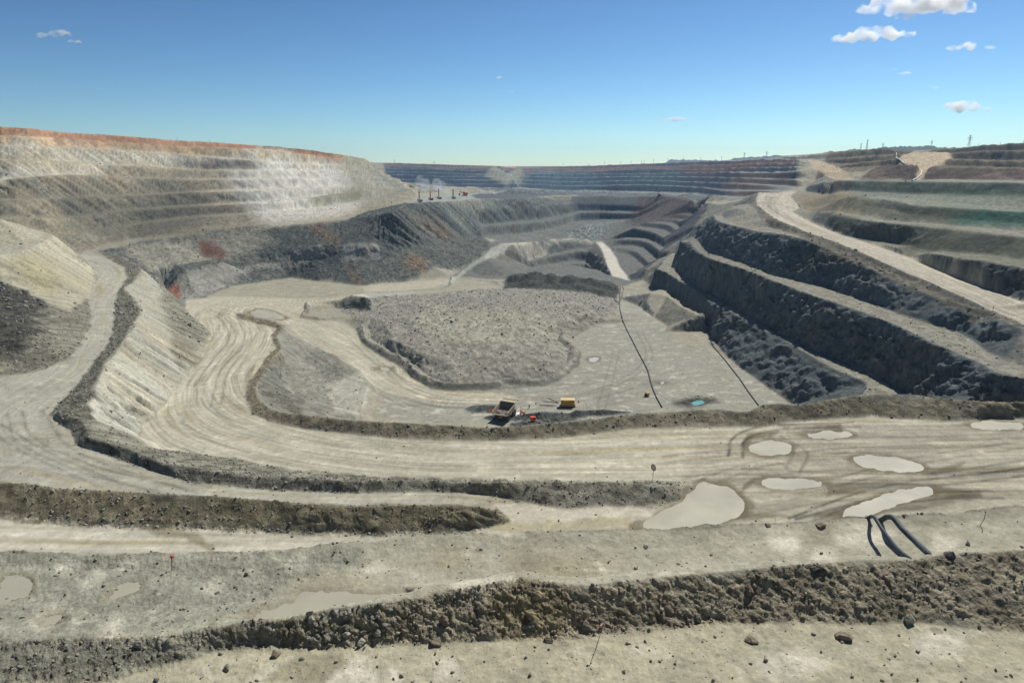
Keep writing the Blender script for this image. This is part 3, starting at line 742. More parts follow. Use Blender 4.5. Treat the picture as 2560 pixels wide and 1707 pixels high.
# haul road
haul = [(474,784),(462,768),(470,748),(560,742),(620,742),(700,745),(780,748),(860,742),(930,738),(900,746),(840,758),(760,764),(760,800),(850,804),(890,825),(905,858),(954,892),(1008,925),(1036,950),(1077,972),(1131,979),(1240,976),(1300,1000),(1250,1020),(1100,1010),(960,980),(921,953),(900,926),(840,890),(791,866),(717,814),(680,800),(600,782),(585,784),(600,798),(690,820),(676,841),(690,871),(668,890),(640,929),(618,960),(612,1004),(636,1036),(690,1060),(763,1072),(860,1084),(996,1097),(1216,1102),(1399,1095),(1527,1079),(1619,1069),(1710,1068),(1883,1066),(1993,1054),(2176,1042),(2359,1053),(2560,1049),(2560,1262),(2396,1280),(2158,1293),(1854,1310),(1710,1320),(1600,1322),(1590,1290),(1674,1258),(1712,1240),(1735,1220),(1725,1207),(1690,1203),(1436,1199),(1253,1197),(1033,1192),(860,1186),(685,1165),(549,1141),(384,1119),(340,1093),(351,1068),(403,1031),(449,960),(482,923),(504,893),(523,850),(531,831),(504,809)]
mh = full(paint(haul, ROADC, edge=1, smo=1, rub=0))
mr2 = full(paint([(1700,1200),(1740,1100),(2000,1060),(2560,1060),(2560,1262),(2158,1293),(1710,1320)], lin(170, 164, 145) * KA, edge=3, smo=1, soft=3, amt=.8))
# near road, left
near_road = [(0,1297),(183,1318),(348,1322),(549,1330),(860,1341),(1033,1343),(1180,1335),(1286,1306),(1240,1345),(1106,1340),(934,1356),(860,1372),(604,1384),(329,1386),(128,1382),(0,1384)]
mn = full(paint(near_road, lin(196, 191, 172) * KA, edge=.8, smo=.9))
paint([(1286,1302),(1250,1272),(1200,1262),(1290,1254),(1400,1275),(1545,1268),(1640,1266),(1600,1318),(1362,1328),(1240,1335)], lin(196, 190, 170) * KA, edge=1, smo=.8)
paint([(1270,1310),(1400,1300),(1560,1300),(1610,1320),(1362,1328),(1200,1338)], lin(178, 168, 136) * KA, edge=2, soft=2, amt=.8)
paint([(360,1308),(440,1312),(520,1350),(540,1384),(520,1384),(470,1352),(400,1340)], lin(150, 142, 116) * KA, edge=1, soft=1, amt=.8)
# road on the right
rr_poly = [(1897,481),(1890,500),(1894,513),(1936,546),(2026,585),(2123,620),(2172,643),(2253,678),(2350,720),(2463,769),(2560,811),(2560,756),(2398,698),(2269,643),(2169,607),(2104,588),(2026,555),(1981,530),(2000,520),(1975,491),(1994,478)]
Rw = Ro + [(Ro[-1][0] * 1.9, Ro[-1][1], Ro[-1][2]), (Ri[-1][0] * 1.9, Ri[-1][1], Ri[-1][2])] + Ri[::-1]
right_all = [(1700,600),(1850,505),(1990,478),(2100,450),(2560,452),(2560,1000),(2233,988),(1978,1009),(1849,918),(1776,862),(1762,800),(1600,712),(1650,660)]
paint(right_all, lin(98, 105, 104) * KA, only='steep', edge=2, rub=.45)  # bluish rock tone, darkened to paint deeper shadow on the faces
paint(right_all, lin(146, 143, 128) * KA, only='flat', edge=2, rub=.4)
paint([(1850,505),(1897,481),(1894,513),(1936,546),(2172,643),(2350,720),(2560,811),(2560,821),(2317,735),(2172,672),(2026,612),(1920,560)], lin(116, 112, 98) * KA, edge=1.5, rub=.7)
paint([(2100,452),(2560,458),(2560,560),(2300,530),(2280,500),(2150,500)], lin(118, 130, 114) * KA, edge=6, soft=4, amt=.75)
paint([(2380,540),(2560,530),(2560,570),(2400,565)], lin(78, 118, 102) * KA, edge=5, soft=3, amt=.8)
paint([(2150,600),(2560,670),(2560,600),(2300,560),(2200,560)], lin(98, 100, 72) * KA, edge=6, soft=4, amt=.5)
paint([(1980,480),(2200,500),(2120,540),(2020,530)], lin(150, 128, 88) * KA, edge=6, soft=4, amt=.5)
paint([(2040,448),(2068,386),(2204,372),(2290,384),(2330,376),(2560,358),(2560,452)], lin(116, 106, 84) * KA, edge=5, rub=.6)
paint([(2150,450),(2240,403),(2298,426),(2560,428),(2560,452)], lin(86, 72, 62) * KA, edge=9, soft=3, rub=.6)
for P_ in ([(2470,428),(2500,428),(2550,452),(2430,452)], [(2180,430),(2210,425),(2230,452),(2150,452)]): paint(P_, lin(126, 110, 92) * KA, edge=6, soft=4, amt=.7)
paint(R6, lin(190, 172, 140) * KA, edge=2, smo=.8, world=True)
paint([(2023,403),(2046,403),(2088,416),(2125,436),(2135,450),(2078,446),(2036,424)], lin(190, 172, 142) * KA, edge=2, smo=.8)
for P_, c_ in (([(2120,455),(2560,460),(2560,496),(2400,490),(2250,484),(2110,474)], (72,88,76)), ([(2060,505),(2285,513),(2560,532),(2560,572),(2380,560),(2240,550),(2100,525)], (84,88,68)), ([(2010,530),(2188,558),(2447,585),(2560,597),(2560,645),(2350,628),(2180,603),(2100,588)], (76,80,66)), ([(2317,636),(2560,674),(2560,752),(2400,698),(2270,643)], (82,82,78))):
    paint(P_, lin(*c_) * KA, edge=5, soft=3, amt=.8, rub=.5)
paint([(2140,500),(2300,518),(2560,516),(2560,496),(2400,492),(2200,488)], lin(142, 146, 128) * KA, edge=5, soft=3, amt=.7)
paint([(2380,536),(2560,532),(2560,568),(2400,560)], lin(56, 112, 94) * KA, edge=4, soft=3, amt=.8)
mr = full(paint(Rw, lin(192, 185, 165) * KA, edge=1, smo=1, rub=0, world=True))
# ---------- near bench
RMIN = 5
nb = [(0,1384),(329,1386),(604,1384),(780,1368),(912,1368),(996,1346),(1362,1330),(1710,1324),(2048,1304),(2304,1286),(2560,1266),(2560,1377),(2287,1401),(1933,1418),(1552,1456),(1224,1461),(952,1510),(626,1556),(381,1590),(0,1610)]
paint(nb, lin(172, 168, 148) * KA, edge=.4, rub=.15, smo=.3)
paint([(0,1384),(329,1386),(604,1384),(780,1368),(912,1368),(940,1356),(900,1400),(700,1470),(560,1550),(0,1600)], lin(150, 150, 134) * KA, edge=.6, soft=6, amt=.75, rub=.45)
ridge = [(2560,1377),(2287,1401),(1933,1418),(1715,1432),(1552,1454),(1416,1459),(1307,1446),(1224,1459),(1116,1476),(952,1510),(816,1527),(626,1554),(381,1588),(0,1608),(0,1706),(272,1706),(381,1673),(544,1624),(653,1614),(843,1619),(1034,1608),(1389,1592),(1634,1565),(1824,1554),(2096,1559),(2287,1559),(2560,1581)]
paint(ridge, lin(160, 152, 130) * KA, edge=.35, rub=1, soft=2)
paint([(0,1600),(381,1588),(626,1556),(700,1560),(760,1610),(544,1630),(300,1706),(0,1706)], lin(136, 135, 120) * KA, edge=.4, rub=.9, soft=5)
paint([(700,1552),(816,1530),(960,1512),(1040,1520),(1000,1600),(800,1612),(720,1590)], lin(154, 147, 124) * KA, edge=.3, rub=1.2, soft=4)
paint([(1200,1465),(1310,1450),(1420,1462),(1440,1540),(1380,1590),(1250,1590)], lin(160, 148, 114) * KA, edge=.4, rub=1, soft=6, amt=.8)
fg = [(272,1707),(381,1673),(544,1626),(1034,1612),(1389,1596),(1634,1568),(1824,1558),(2287,1562),(2560,1584),(2560,1707),(2560,1900),(100,1900)]
paint(fg, lin(180, 175, 150) * KA, edge=.35, rub=.2, soft=2)
WET = lin(158, 150, 122) * KA; WHT = lin(214, 209, 188) * KA
for P_ in ([(120,1410),(160,1400),(200,1390),(190,1420),(150,1440)], [(290,1420),(340,1400),(330,1425),(270,1440)], [(190,1450),(270,1430),(250,1450),(200,1470)], [(700,1395),(760,1385),(770,1405),(710,1412)],
           [(480,1460),(560,1450),(560,1470),(500,1475)], [(0,1400),(60,1390),(40,1405),(0,1412)], [(260,1560),(330,1540),(320,1580),(280,1590)], [(60,1560),(120,1515),(180,1500),(110,1560)],
           [(1130,1455),(1300,1440),(1300,1448),(1150,1476)], [(1900,1325),(1960,1315),(2000,1340),(2000,1390),(1930,1370)], [(2080,1330),(2180,1300),(2230,1320),(2200,1370),(2100,1360)], [(2040,1370),(2100,1380),(2100,1400),(2050,1395)],
           [(2320,1330),(2380,1340),(2400,1380),(2330,1360)], [(1850,1640),(2000,1625),(2080,1660),(1980,1690),(1870,1670)], [(2280,1600),(2420,1580),(2400,1640),(2300,1650)], [(1000,1650),(1150,1640),(1180,1690),(1050,1707),(960,1690)], [(640,1690),(680,1660),(900,1640),(960,1680),(930,1707),(620,1707)]):
    paint(P_, WHT, edge=.5, soft=5, amt=.85)
for P_ in ([(1000,1640),(1120,1650),(1100,1707),(1020,1707)], [(1250,1400),(1400,1380),(1560,1400),(1500,1440),(1300,1435)], [(700,1440),(860,1430),(1000,1450),(880,1462),(740,1468)], [(2000,1340),(2060,1330),(2090,1370),(2040,1370)], [(1060,1380),(1150,1370),(1160,1420),(1080,1430)]):
    paint(P_, WET, edge=.6, soft=6, amt=.6)
paint([(655,1707),(690,1665),(760,1630),(850,1628),(880,1650),(820,1690),(800,1707)], lin(158, 152, 128) * KA, edge=.3, smo=.6, soft=2)
# wet patches on the wide junction
RMIN = 62
for P_, a_ in (([(1850,1110),(1870,1085),(1960,1075),(1930,1090),(1880,1100),(1866,1118)], .6), ([(1985,1068),(2110,1062),(2105,1068),(1985,1072)], .85), ([(2000,1076),(2110,1070),(2105,1078),(2010,1080)], .8), ([(1860,1210),(1890,1195),(1900,1192),(1880,1215),(1850,1235)], .6),
               ([(2060,1208),(2210,1200),(2300,1210),(2450,1225),(2460,1240),(2300,1245),(2250,1235),(2330,1216),(2200,1214),(2070,1240)], .55), ([(2040,1280),(2230,1262),(2400,1232),(2460,1240),(2300,1275),(2140,1292),(2030,1296)], .55), ([(2300,1185),(2420,1150),(2380,1180),(2320,1192)], .5), ([(1860,1250),(1875,1280),(1990,1290),(1880,1300),(1840,1300)], .5)):
    paint(P_, lin(96, 88, 68) * KA, edge=.5, soft=1, amt=min(a_ * 1.15, 1))
# ---------- wheel tracks
c_haul = [(2560,1130),(2300,1128),(2000,1130),(1700,1134),(1400,1146),(1200,1148),(1000,1142),(800,1120),(640,1085),(520,1030),(500,960),(560,880),(590,830),(570,790),(600,765),(700,752),(900,741),(1100,729)]
tracks(c_haul, 24, mh, .30, seed=3)
tracks([(590,770),(680,790),(760,830),(880,890),(1000,965),(1120,1000),(1300,1000),(1480,985),(1560,960)], 16, mh + mask(floor_right, 2), .22, seed=11)
tracks([(2560,1230),(2300,1240),(2100,1262),(1900,1300)], 26, mr2, .22, seed=21)
tracks([(0,1345),(300,1350),(600,1352),(860,1352),(1100,1338),(1300,1318),(1500,1300)], 14, mn, .18, seed=31)
tracks([(0,1180),(100,1130),(60,1040),(140,980),(210,930),(245,870),(258,800),(256,760),(275,715),(290,680),(250,655),(215,640)], 22, mask([(0,945),(110,925),(177,897),(232,805),(223,741),(237,676),(199,632),(272,648),(317,694),(286,762),(262,871),(122,1035),(176,1075),(0,1205)], 1), .14, seed=41)
tracks([(0,1150),(150,1160),(300,1195),(500,1228),(700,1245),(900,1250),(1100,1250),(1260,1270)], 14, mask([(0,1060),(176,1085),(293,1150),(476,1207),(860,1236),(1200,1240),(1290,1260),(1250,1290),(860,1256),(366,1228),(0,1203)], 1), .14, seed=43)
Rc_ = [tuple((a + b) / 2 for a, b in zip(p, q)) for p, q in zip([Ro[0], Ro[2], Ro[4], Ro[6], Ro[7], Ro[8], Ro[10]], [Ri[0], Ri[1], Ri[4], Ri[6], Ri[7], Ri[7], Ri[9]])]
tracks([tuple(p) for p in Rc_], 30, mr, .22, seed=51, world=True)
def rut(P, amt=.5, gauge=1.5, w=.45, half=4):
    d, U, V = line_uv(P, half)
    k = np.exp(-((np.abs(V) - gauge) / w) ** 2) * (d < half) * amt * 1.35 * (.65 + .5 * fbm(U / 4, V, 2, 61))
    COL[...] *= (1 - np.clip(k, 0, .75))[..., None]
RMIN = 62
for P_, a_ in (([(1840,1128),(1846,1100),(1880,1080),(1935,1068)], .6), ([(1700,1143),(1850,1130),(1960,1142),(2100,1140)], .4), ([(2020,1292),(2150,1243),(2280,1212),(2420,1196),(2560,1180)], .6), ([(2040,1297),(2200,1256),(2330,1238),(2452,1236)], .6),
               ([(1990,1104),(2300,1098),(2560,1088)], .35), ([(1900,1180),(2100,1190),(2340,1190),(2560,1160)], .4), ([(2060,1210),(2150,1190),(2300,1150),(2560,1110)], .35), ([(1960,1104),(2000,1130),(1990,1160)], .35),
               ([(1985,1066),(2110,1062)], .7), ([(1700,1225),(1860,1170),(2060,1130),(2300,1120)], .3), ([(40,1040),(60,1095),(200,1165),(420,1225)], .35), ([(0,1075),(90,1130),(250,1200)], .3), ([(130,1030),(190,1110),(300,1160),(480,1215)], .3),
               ([(500,960),(540,900),(580,850),(560,800),(520,775)], .35), ([(540,1010),(560,930),(620,850),(600,805),(560,785)], .3), ([(640,800),(760,870),(900,950),(1010,1010)], .3), ([(780,790),(860,830),(960,920),(1080,990),(1250,1000)], .3),
               ([(1100,1010),(1300,1010),(1500,975),(1620,900),(1600,830)], .25), ([(1500,1030),(1520,960),(1540,880)], .2), ([(1700,1010),(1600,960),(1480,930)], .2)):
    rut(P_, a_)
for o_ in (-9, -3, 4, 9): rut([(1930 + o_, 492),(1925 + o_, 520),(1975 + o_, 548),(2080 + o_, 593 - o_ * .5),(2220 + o_, 648 - o_),(2400, 722 - o_ * 1.6),(2560, 784 - o_ * 2)], .3, 1.8, .7, 5)
RMIN = 5
# ---------- natural variation
flatv = (1 - STEEP)
big = fbm(GX / 60, GY / 60, 4, 71); mid = fbm(GX / 9, GY / 9, 4, 73, .6); fin = fbm(GX / 1.4, GY / 1.4, 3, 79, .7)
far_fade = 1 / (1 + (RR / 500) ** 2)
NF = 1 - sstep(50, 75, RR)
micro = fbm(GX / .35, GY / .35, 3, 83, .7) * NF
COL *= (1 + .10 * big + (.14 * mid + .08 * fin * (RR < 900) + .10 * micro) * flatv)[..., None]
FLR = mask(floor_right, 3)
# dusty pale patches on flats (dried mud), patchy wet tone
pt = sstep(.18, .5, fbm(GX / 7 + 9, GY / 3.5, 5, 91, .62) + .1) * flatv * (1 - np.clip(RUB * 1.3, 0, 1)) * (RR > 60)
COL *= (1 + (.25 + .35 * (FLR > .3)) * pt)[..., None]
pt2 = sstep(.15, .5, fbm(GX / 14 + 30, GY / 5, 5, 95, .6)) * flatv * (RR > 60) * (1 - .6 * (mh > .5))
COL *= (1 - .2 * pt2)[..., None]
ptn = sstep(.1, .55, fbm(GX / 2.4 + 4, GY / 1.5, 5, 97, .62)) * NF
COL *= (1 - .22 * ptn)[..., None]
ptw = sstep(.2, .6, fbm(GX / 3.1 + 7, GY / 1.7, 5, 99, .62)) * NF * (RUB < .6)
COL += (WHT - COL) * (ptw * .75)[..., None]
COL = np.clip(COL, .01, .8)
# ------------------------------------------------------------------ shaping: ragged crests, gullied faces, boulders, ruts
QX = GX + HR * .9; QY = GY + HR * .75      # lets the pattern change down a face, not only along it
bermk = .35 + .65 * sstep(150, 260, RR)
amp_mid = (.2 + 1.7 * CLIFF * bermk) * (1 - .75 * SMO) * sstep(60, 110, RR)
far = sstep(500, 1400, RR)
wx = amp_mid * fbm(QX / 17, QY / 17, 3, 201, .5) * 1.5 + far * CLIFF * 5 * fbm(QX / 45, QY / 45, 4, 203, .6)
wy = amp_mid * fbm(QX / 17 + 40, QY / 17, 3, 205, .5) * 1.5 + far * CLIFF * 5 * fbm(QX / 45 + 9, QY / 45, 4, 207, .6)
rg = fbm(QX / 8, QY / 8, 2, 209, .5, ridged=True)
wx += amp_mid * .5 * rg * CLIFF; wy += amp_mid * .4 * rg * CLIFF
nearw = (1 - sstep(60, 110, RR)) * .25
wx += nearw * fbm(QX / 2.6, QY / 2.6, 4, 211, .6) * 1.2; wy += nearw * fbm(QX / 2.6 + 17, QY / 2.6, 4, 213, .6) * 1.4
HW = sample(HR, GX + wx, GY + wy)
CW = blur(np.clip((slope_of(HW) - .35) / .5, 0, 1), 3)
# stones: cellular lumps of several sizes
def lumps(s, seed, keep=.5):
    d, k = cells(GX / s, GY / s, seed)
    return np.clip(.5 - d * (1.1 + k), 0, 1) * (k > keep)
m_ = (RR > 60) & (RR < 1300)
HW += np.where(m_, RUB * (1 - .9 * STEEP) * (lumps(5.5, 301, .7) * 2.8 * sstep(180, 300, RR) + lumps(2.6, 303, .4) * 1.2 * bermk + lumps(1.3, 305, .3) * .8) * sstep(60, 90, RR), 0)
HW += (RUB * .22 + .05) * fbm(GX / 3, GY / 3, 4, 307, .6) * (1 - .8 * SMO) * sstep(60, 120, RR)
HW += .5 * fbm(GX / 30, GY / 30, 3, 309) * (1 - SMO) * sstep(100, 200, RR) * (1 - CLIFF * .5)
# near bench
nr = 1 - sstep(60, 100, RR)
HW += nr * (RUB * (lumps(1.1, 311, .7) * .4 + lumps(.5, 313, .4) * .3 + lumps(.22, 315, .3) * .13) + RUB * .16 * fbm(GX / 1.2, GY / 1.2, 5, 317, .6) + .035 * fbm(GX / .8, GY / .8, 5, 319, .6) + .1 * fbm(GX / 5, GY / 5, 3, 321))
# crags on rock faces
def pile(px, py, rx, ry, h, rot=0, col=None, rub=.9):
    """a heap of tipped spoil"""
    q = hit(px, py); r = math.hypot(*q[:2]); k = max(rx, ry) * 1.6
    i0, i1 = np.searchsorted(az, math.atan2(q[0], q[1]) - k / r), np.searchsorted(az, math.atan2(q[0], q[1]) + k / r) + 1
    j0 = int((math.log(r - k) - lr[0]) / dlr); j1 = int((math.log(r + k) - lr[0]) / dlr) + 1
    s = np.s_[i0:i1, j0:j1]; X = GX[s] - q[0] + WXn[s] * 1.2; Y = GY[s] - q[1] + WYn[s] * 1.2
    c, n = math.cos(rot), math.sin(rot); a = (X * c + Y * n) / rx; b = (-X * n + Y * c) / ry
    d = np.sqrt(a * a + b * b); m = np.clip(1.15 - d, 0, .8) / .8
    HW[s] += m * h
    t = sstep(0, .25, m)
    if col is not None: COL[s] += (col - COL[s]) * t[..., None]
    RUB[s] += (rub - RUB[s]) * t
# tipped mounds on the far shelf
sh_ = mask([(1120,476),(1290,472),(1500,478),(1740,490),(1820,500),(1700,500),(1600,491),(1400,487),(1200,490)], 8, 3)
HW += far * (1 - CLIFF) * 2.2 * fbm(GX / 35, GY / 35, 3, 353)
HW += sh_ * (9 * np.maximum(fbm(GX / 60, GY / 60, 3, 345), 0) + 3 * fbm(GX / 18, GY / 18, 3, 347, ridged=True))
rgt = sstep(650, 800, RR) * (1 - sstep(1250, 1350, RR)) * (GX > 350) * (1 - SMO)
HW += rgt * 3.0 * fbm(GX / 22, GY / 22, 4, 349, .6, ridged=True)
# heap humps
hm = mask(heapP, 3, 3); HW -= hm * sstep(60, 90, RR) * 0
HW += hm * (1.7 * fbm(GX / 16, GY / 16, 4, 341, .55) + .5 * fbm(GX / 5, GY / 5, 3, 343, ridged=True))
for q_ in ((1285,700,9,6,2.2), (1330,696,12,7,3.0), (1375,700,10,8,2.6), (1425,704,12,7,2.8), (1480,708,10,7,2.2), (1525,722,8,6,1.8), (1345,712,9,6,1.6), (1500,735,9,5,1.5), (1450,722,9,5,1.6), (1310,712,6,5,1.5)):
    pile(q_[0], q_[1], q_[2], q_[3], q_[4] * 1.5, q_[0] * .01, None, .6)
for q_ in ((1215,1022,7,4,1.0), (1238,1045,4,2.5,.8), (1362,1040,9,2.4,1.7), (1402,1043,10,2.3,1.8), (1330,1060,8,3,.9), (1305,1046,6,2.5,.7), (1485,1036,13,2.0,1.5)):
    pile(q_[0], q_[1], q_[2], q_[3], q_[4], .12, lin(88, 92, 90) * KA, .9)
# puddles: shallow hollows with their own level
PUD = {}
def hollow(P, depth=.12, edge=.8, soft=2):
    Q = P; m = mask(Q, edge, soft, True)
    zc = float(np.median([q[2] for q in Q]))
    nz = np.nonzero(m.max(1) > 0.01)[0]; s = slice(nz[0], nz[-1] + 1)
    nse = fbm(GX[s] / 3.2, GY[s] / 3.2, 4, 351, .6) if RMIN < 0 or zc < -40 else fbm(GX[s] / .9, GY[s] / .9, 4, 351, .6)
    m2 = blur(m[s], 5)
    tgt = zc + depth * (.55 - 1.7 * m2 + .55 * nse)
    HW[s] += (tgt - HW[s]) * np.clip(m2 * 4, 0, 1)
    return Q, zc - depth * .35
RMIN = 5
def ell(px, py, a, b, rot=0, n=14):
    q = hit(px, py); c, s_ = math.cos(rot), math.sin(rot)
    return [(q[0] + a * math.cos(t) * c - b * math.sin(t) * s_, q[1] + a * math.cos(t) * s_ + b * math.sin(t) * c, q[2]) for t in [2 * math.pi * k / n for k in range(n)]]
PUDDLES = [
 ('muddy_puddle', [(1606,1323),(1700,1320),(1800,1314),(1850,1292),(1868,1265),(1846,1235),(1800,1210),(1750,1198),(1738,1222),(1712,1245),(1660,1270),(1596,1302)], 'mud', .8, 'large cream coloured muddy puddle curling round the end of the gravel berm'),
 ('muddy_puddle', [(1862,1120),(1880,1106),(1925,1098),(1975,1108),(1985,1120),(1965,1138),(1900,1138)], 'mud', .8, 'muddy puddle ringed by curved dark tyre marks on the junction'),
 ('muddy_puddle', [(1998,1085),(2060,1075),(2130,1080),(2140,1090),(2080,1098),(2020,1094)], 'mud', .8, 'long pale puddle below two dark skid streaks near the berm'),
 ('muddy_puddle', [(2128,1145),(2160,1133),(2220,1138),(2300,1155),(2325,1175),(2270,1184),(2190,1172),(2140,1158)], 'mud', .8, 'oval muddy puddle in the middle of the wide dirt junction'),
 ('muddy_puddle', [(1890,1210),(1920,1194),(1990,1193),(2060,1200),(2064,1212),(2020,1223),(1940,1220)], 'mud', .8, 'flat muddy puddle right of the largest puddle, with dark tracks at its right end'),
 ('muddy_puddle', [(2080,1290),(2150,1256),(2240,1222),(2330,1215),(2330,1236),(2270,1260),(2180,1288)], 'mud', .8, 'slanting shallow puddle streaked by tyres behind the two black pipes'),
 ('muddy_puddle', [(2390,1062),(2460,1052),(2560,1054),(2560,1076),(2460,1072)], 'mud', .8, 'long thin puddle at the foot of the berm on the right edge'),
 ('muddy_puddle', [(0,1440),(50,1434),(86,1452),(78,1478),(40,1500),(0,1518)], 'mudn', .3, 'muddy puddle at the left edge of the near ledge'),
 ('muddy_puddle', [(84,1552),(110,1530),(170,1522),(172,1540),(115,1566)], 'mudn', .2, 'small brown puddle below the puddle at the left edge'),
 ('muddy_puddle', [(252,1500),(300,1458),(368,1442),(352,1476),(296,1494)], 'mudn', .25, 'shallow puddle left of the red topped stake'),
 ('muddy_puddle', [(575,1551),(650,1524),(728,1498),(752,1470),(890,1472),(1010,1478),(1030,1496),(900,1515),(800,1526),(700,1542),(640,1550)], 'mudn', .3, 'wide shallow puddle behind the heap of broken rocks'),
 ('muddy_puddle', [(1462,897),(1485,891),(1500,893),(1500,902),(1478,905)], 'whitew', .5, 'small pale puddle on the pit floor right of the rubble heap'),
 ('muddy_puddle', [(1632,955),(1652,951),(1668,954),(1672,959),(1648,962)], 'whitew', .4, 'small white puddle beside the black hose on the pit floor'),
 ('turquoise_pond', [(1710,1005),(1723,1003),(1742,998),(1759,998),(1775,1005),(1760,1008),(1745,1012),(1731,1014)], 'teal', .4, 'turquoise pool in a dark rubble hollow on the pit floor'),
 ('turquoise_pond', ell(1398, 1049, 4, 1.5, .25), 'tealw', .3, 'narrow turquoise pool between the berm and the spoil heaps by the truck'),
 ('muddy_puddle', [(618,782),(640,773),(680,776),(720,795),(700,800),(650,795)], 'mudf', .8, 'muddy puddle at the far road fork'),
 ('muddy_puddle', [(930,922),(950,917),(990,917),(988,925),(955,928)], 'mudr', .6, 'muddy puddle on the ramp beside the rubble heap'),
]
for q_, (nm_, P_, mt_, e_, lb_) in enumerate(PUDDLES):
    nearp = mt_ == 'mudn'
    Q_ = P_ if len(P_[0]) == 3 else ZL({'mud': -62, 'mudf': -83.6, 'mudr': -84.9, 'mudn': -22, 'whitew': -86, 'teal': -86}[mt_], *P_)
    cx = sum(p[0] for p in Q_) / len(Q_); cy = sum(p[1] for p in Q_) / len(Q_)
    def grow(k): return [(cx + (p[0] - cx) * k, cy + (p[1] - cy) * k, p[2]) for p in Q_]
    if 'teal' in mt_:
        hollow(grow(1.45), .5, .8, 3)
        paint(grow(2.0), lin(92, 92, 82) * KA, edge=1.5, rub=1, soft=3, world=True)
    PUD[q_] = hollow(Q_, .9 if 'teal' in mt_ else (.09 if nearp else .16), e_, 2 if not nearp else 4)
    if 'teal' not in mt_: paint(grow(1.17), (lin(150, 142, 116) if nearp else lin(112, 102, 80)) * KA, edge=e_ * 1.6, soft=2, amt=.6 if nearp else .75, world=True)

# ------------------------------------------------------------------ mesh: rows spaced evenly over the surface
NN = 1700
el = np.arctan2(HW, RR)
ds = np.abs(np.diff(el, axis=1)) + .14 * np.hypot(np.diff(HW, axis=1), np.diff(rr)[None, :] * .3) / rr[None, :-1] + .00004
def blur_ax(F, n, ax):
    c = np.cumsum(np.pad(F, [(n + 1, n) if k == ax else (0, 0) for k in (0, 1)], mode='edge'), axis=ax, dtype=np.float64)
    return (((c[2 * n + 1:] - c[:-2 * n - 1]) if ax == 0 else (c[:, 2 * n + 1:] - c[:, :-2 * n - 1])) / (2 * n + 1)).astype(f32)
ds = blur_ax(blur_ax(blur_ax(ds.astype(f32), 26, 0), 14, 0), 3, 1)
Sc = np.concatenate([np.zeros((NA, 1)), np.cumsum(ds, axis=1, dtype=np.float64)], axis=1)
V3 = np.empty((NA, NN, 3), f32); VC = np.ones((NA, NN, 4), f32); VR = np.empty((NA, NN), f32); VS = np.empty((NA, NN), f32)
jj = np.arange(NR)
for i in range(NA):
    q = np.interp(np.linspace(0, Sc[i, -1], NN), Sc[i], jj)
    j = np.minimum(q.astype(int), NR - 2); t = (q - j).astype(f32)
    r = np.exp(lr[0] + dlr * q); h = HW[i, j] * (1 - t) + HW[i, j + 1] * t
    V3[i, :, 0] = sinA[i] * r; V3[i, :, 1] = cosA[i] * r; V3[i, :, 2] = h
    VC[i, :, :3] = COL[i, j] * (1 - t)[:, None] + COL[i, j + 1] * t[:, None]
    VR[i] = RUB[i, j]; VS[i] = SMO[i, j]
nv = NA * NN
# detail along the surface normal and in the colour, worked out on the finished surface
TU = np.gradient(V3, axis=0); TV_ = np.gradient(V3, axis=1)
Nn = np.cross(TV_, TU); Nn /= np.maximum(np.linalg.norm(Nn, axis=2, keepdims=True), 1e-6); Nn[Nn[..., 2] < 0] *= -1
X_, Y_, Z_ = V3[..., 0], V3[..., 1], V3[..., 2]
R_ = np.hypot(X_, Y_)
st = sstep(.12, .38, 1 - blur(Nn[..., 2], 2))
gx, gy = X_ + Z_ * .9, Y_ + Z_ * .75
farw = sstep(60, 110, R_); brk = .3 + .7 * sstep(150, 260, R_)
fol = fbm((X_ + Z_ * 1.0) / 2.6 + fbm(gx / 14, gy / 14, 2, 401) * 1.2, (X_ - Z_ + .8 * Y_) / 17, 4, 403, .65)
crg = fbm(gx / 4.5, gy / 4.5, 5, 405, .62, ridged=True)
fine = fbm(gx / 1.8, gy / 1.8, 3, 407, .7)
big_ = fbm(gx / 22, gy / 22, 3, 409)
hard = st * farw * (1 - .8 * VS)
ba, bk = cells(gx / 4.2 + .25 * fbm(gx / 3, gy / 3, 2, 431), gy / 3.0, 433); ca, ck = cells(gx / 1.5, gy / 1.2 + .2 * big_, 435)
disp = hard * brk * (.4 + .6 * sstep(.2, .45, 1 - blur(Nn[..., 2], 4))) * (.45 * crg + .7 * fol + .7 * big_ + .15 * fine + 1.5 * (bk - .5) + .7 * (ck - .5))
na, nk = cells(gx / .55, gy / .55, 441); oa, ok_ = cells(gx / .2, gy / .2, 443)
disp += (1 - farw) * np.clip(VR, 0, 1) * ((.5 - na) * .10 * (nk > .6) + (.5 - oa) * .075 * (ok_ > .3) + .05 * (nk - .5) + .10 * fbm(gx / .6, gy / .6, 4, 445, .65))
V3 += Nn * disp[..., None]
d_, k_ = cells(gx / 1.7, gy / 1.7, 411); d2, k2 = cells(gx / 3.6, gy / 3.6, 413)
rub_ = np.clip(VR, 0, 1)
mul = 1 + hard * (.30 * fol + .26 * crg + .22 * big_ + .2 * fine + .30 * (bk - .5) + .3 * (ck - .5) + .35 * fbm(gx / 55, gy / 55, 3, 437)) + farw * rub_ * ((k_ - .5) * 1.0 + (k2 - .5) * .35)  # relief fields also drive the tone: crevice shade painted into the colour
mul *= 1 + farw * (1 - st) * (1 - rub_) * (.26 * fbm(gx / 1.5, gy / 1.5, 3, 415, .75))
d3, k3 = cells(gx / .28, gy / .28, 417); d4, k4 = cells(gx / .8, gy / .8, 419)
mul *= 1 + (1 - farw) * ((.2 + .8 * rub_) * ((k3 - .5) * .5 + (k4 - .5) * .25))
vf = sstep(600, 900, R_)
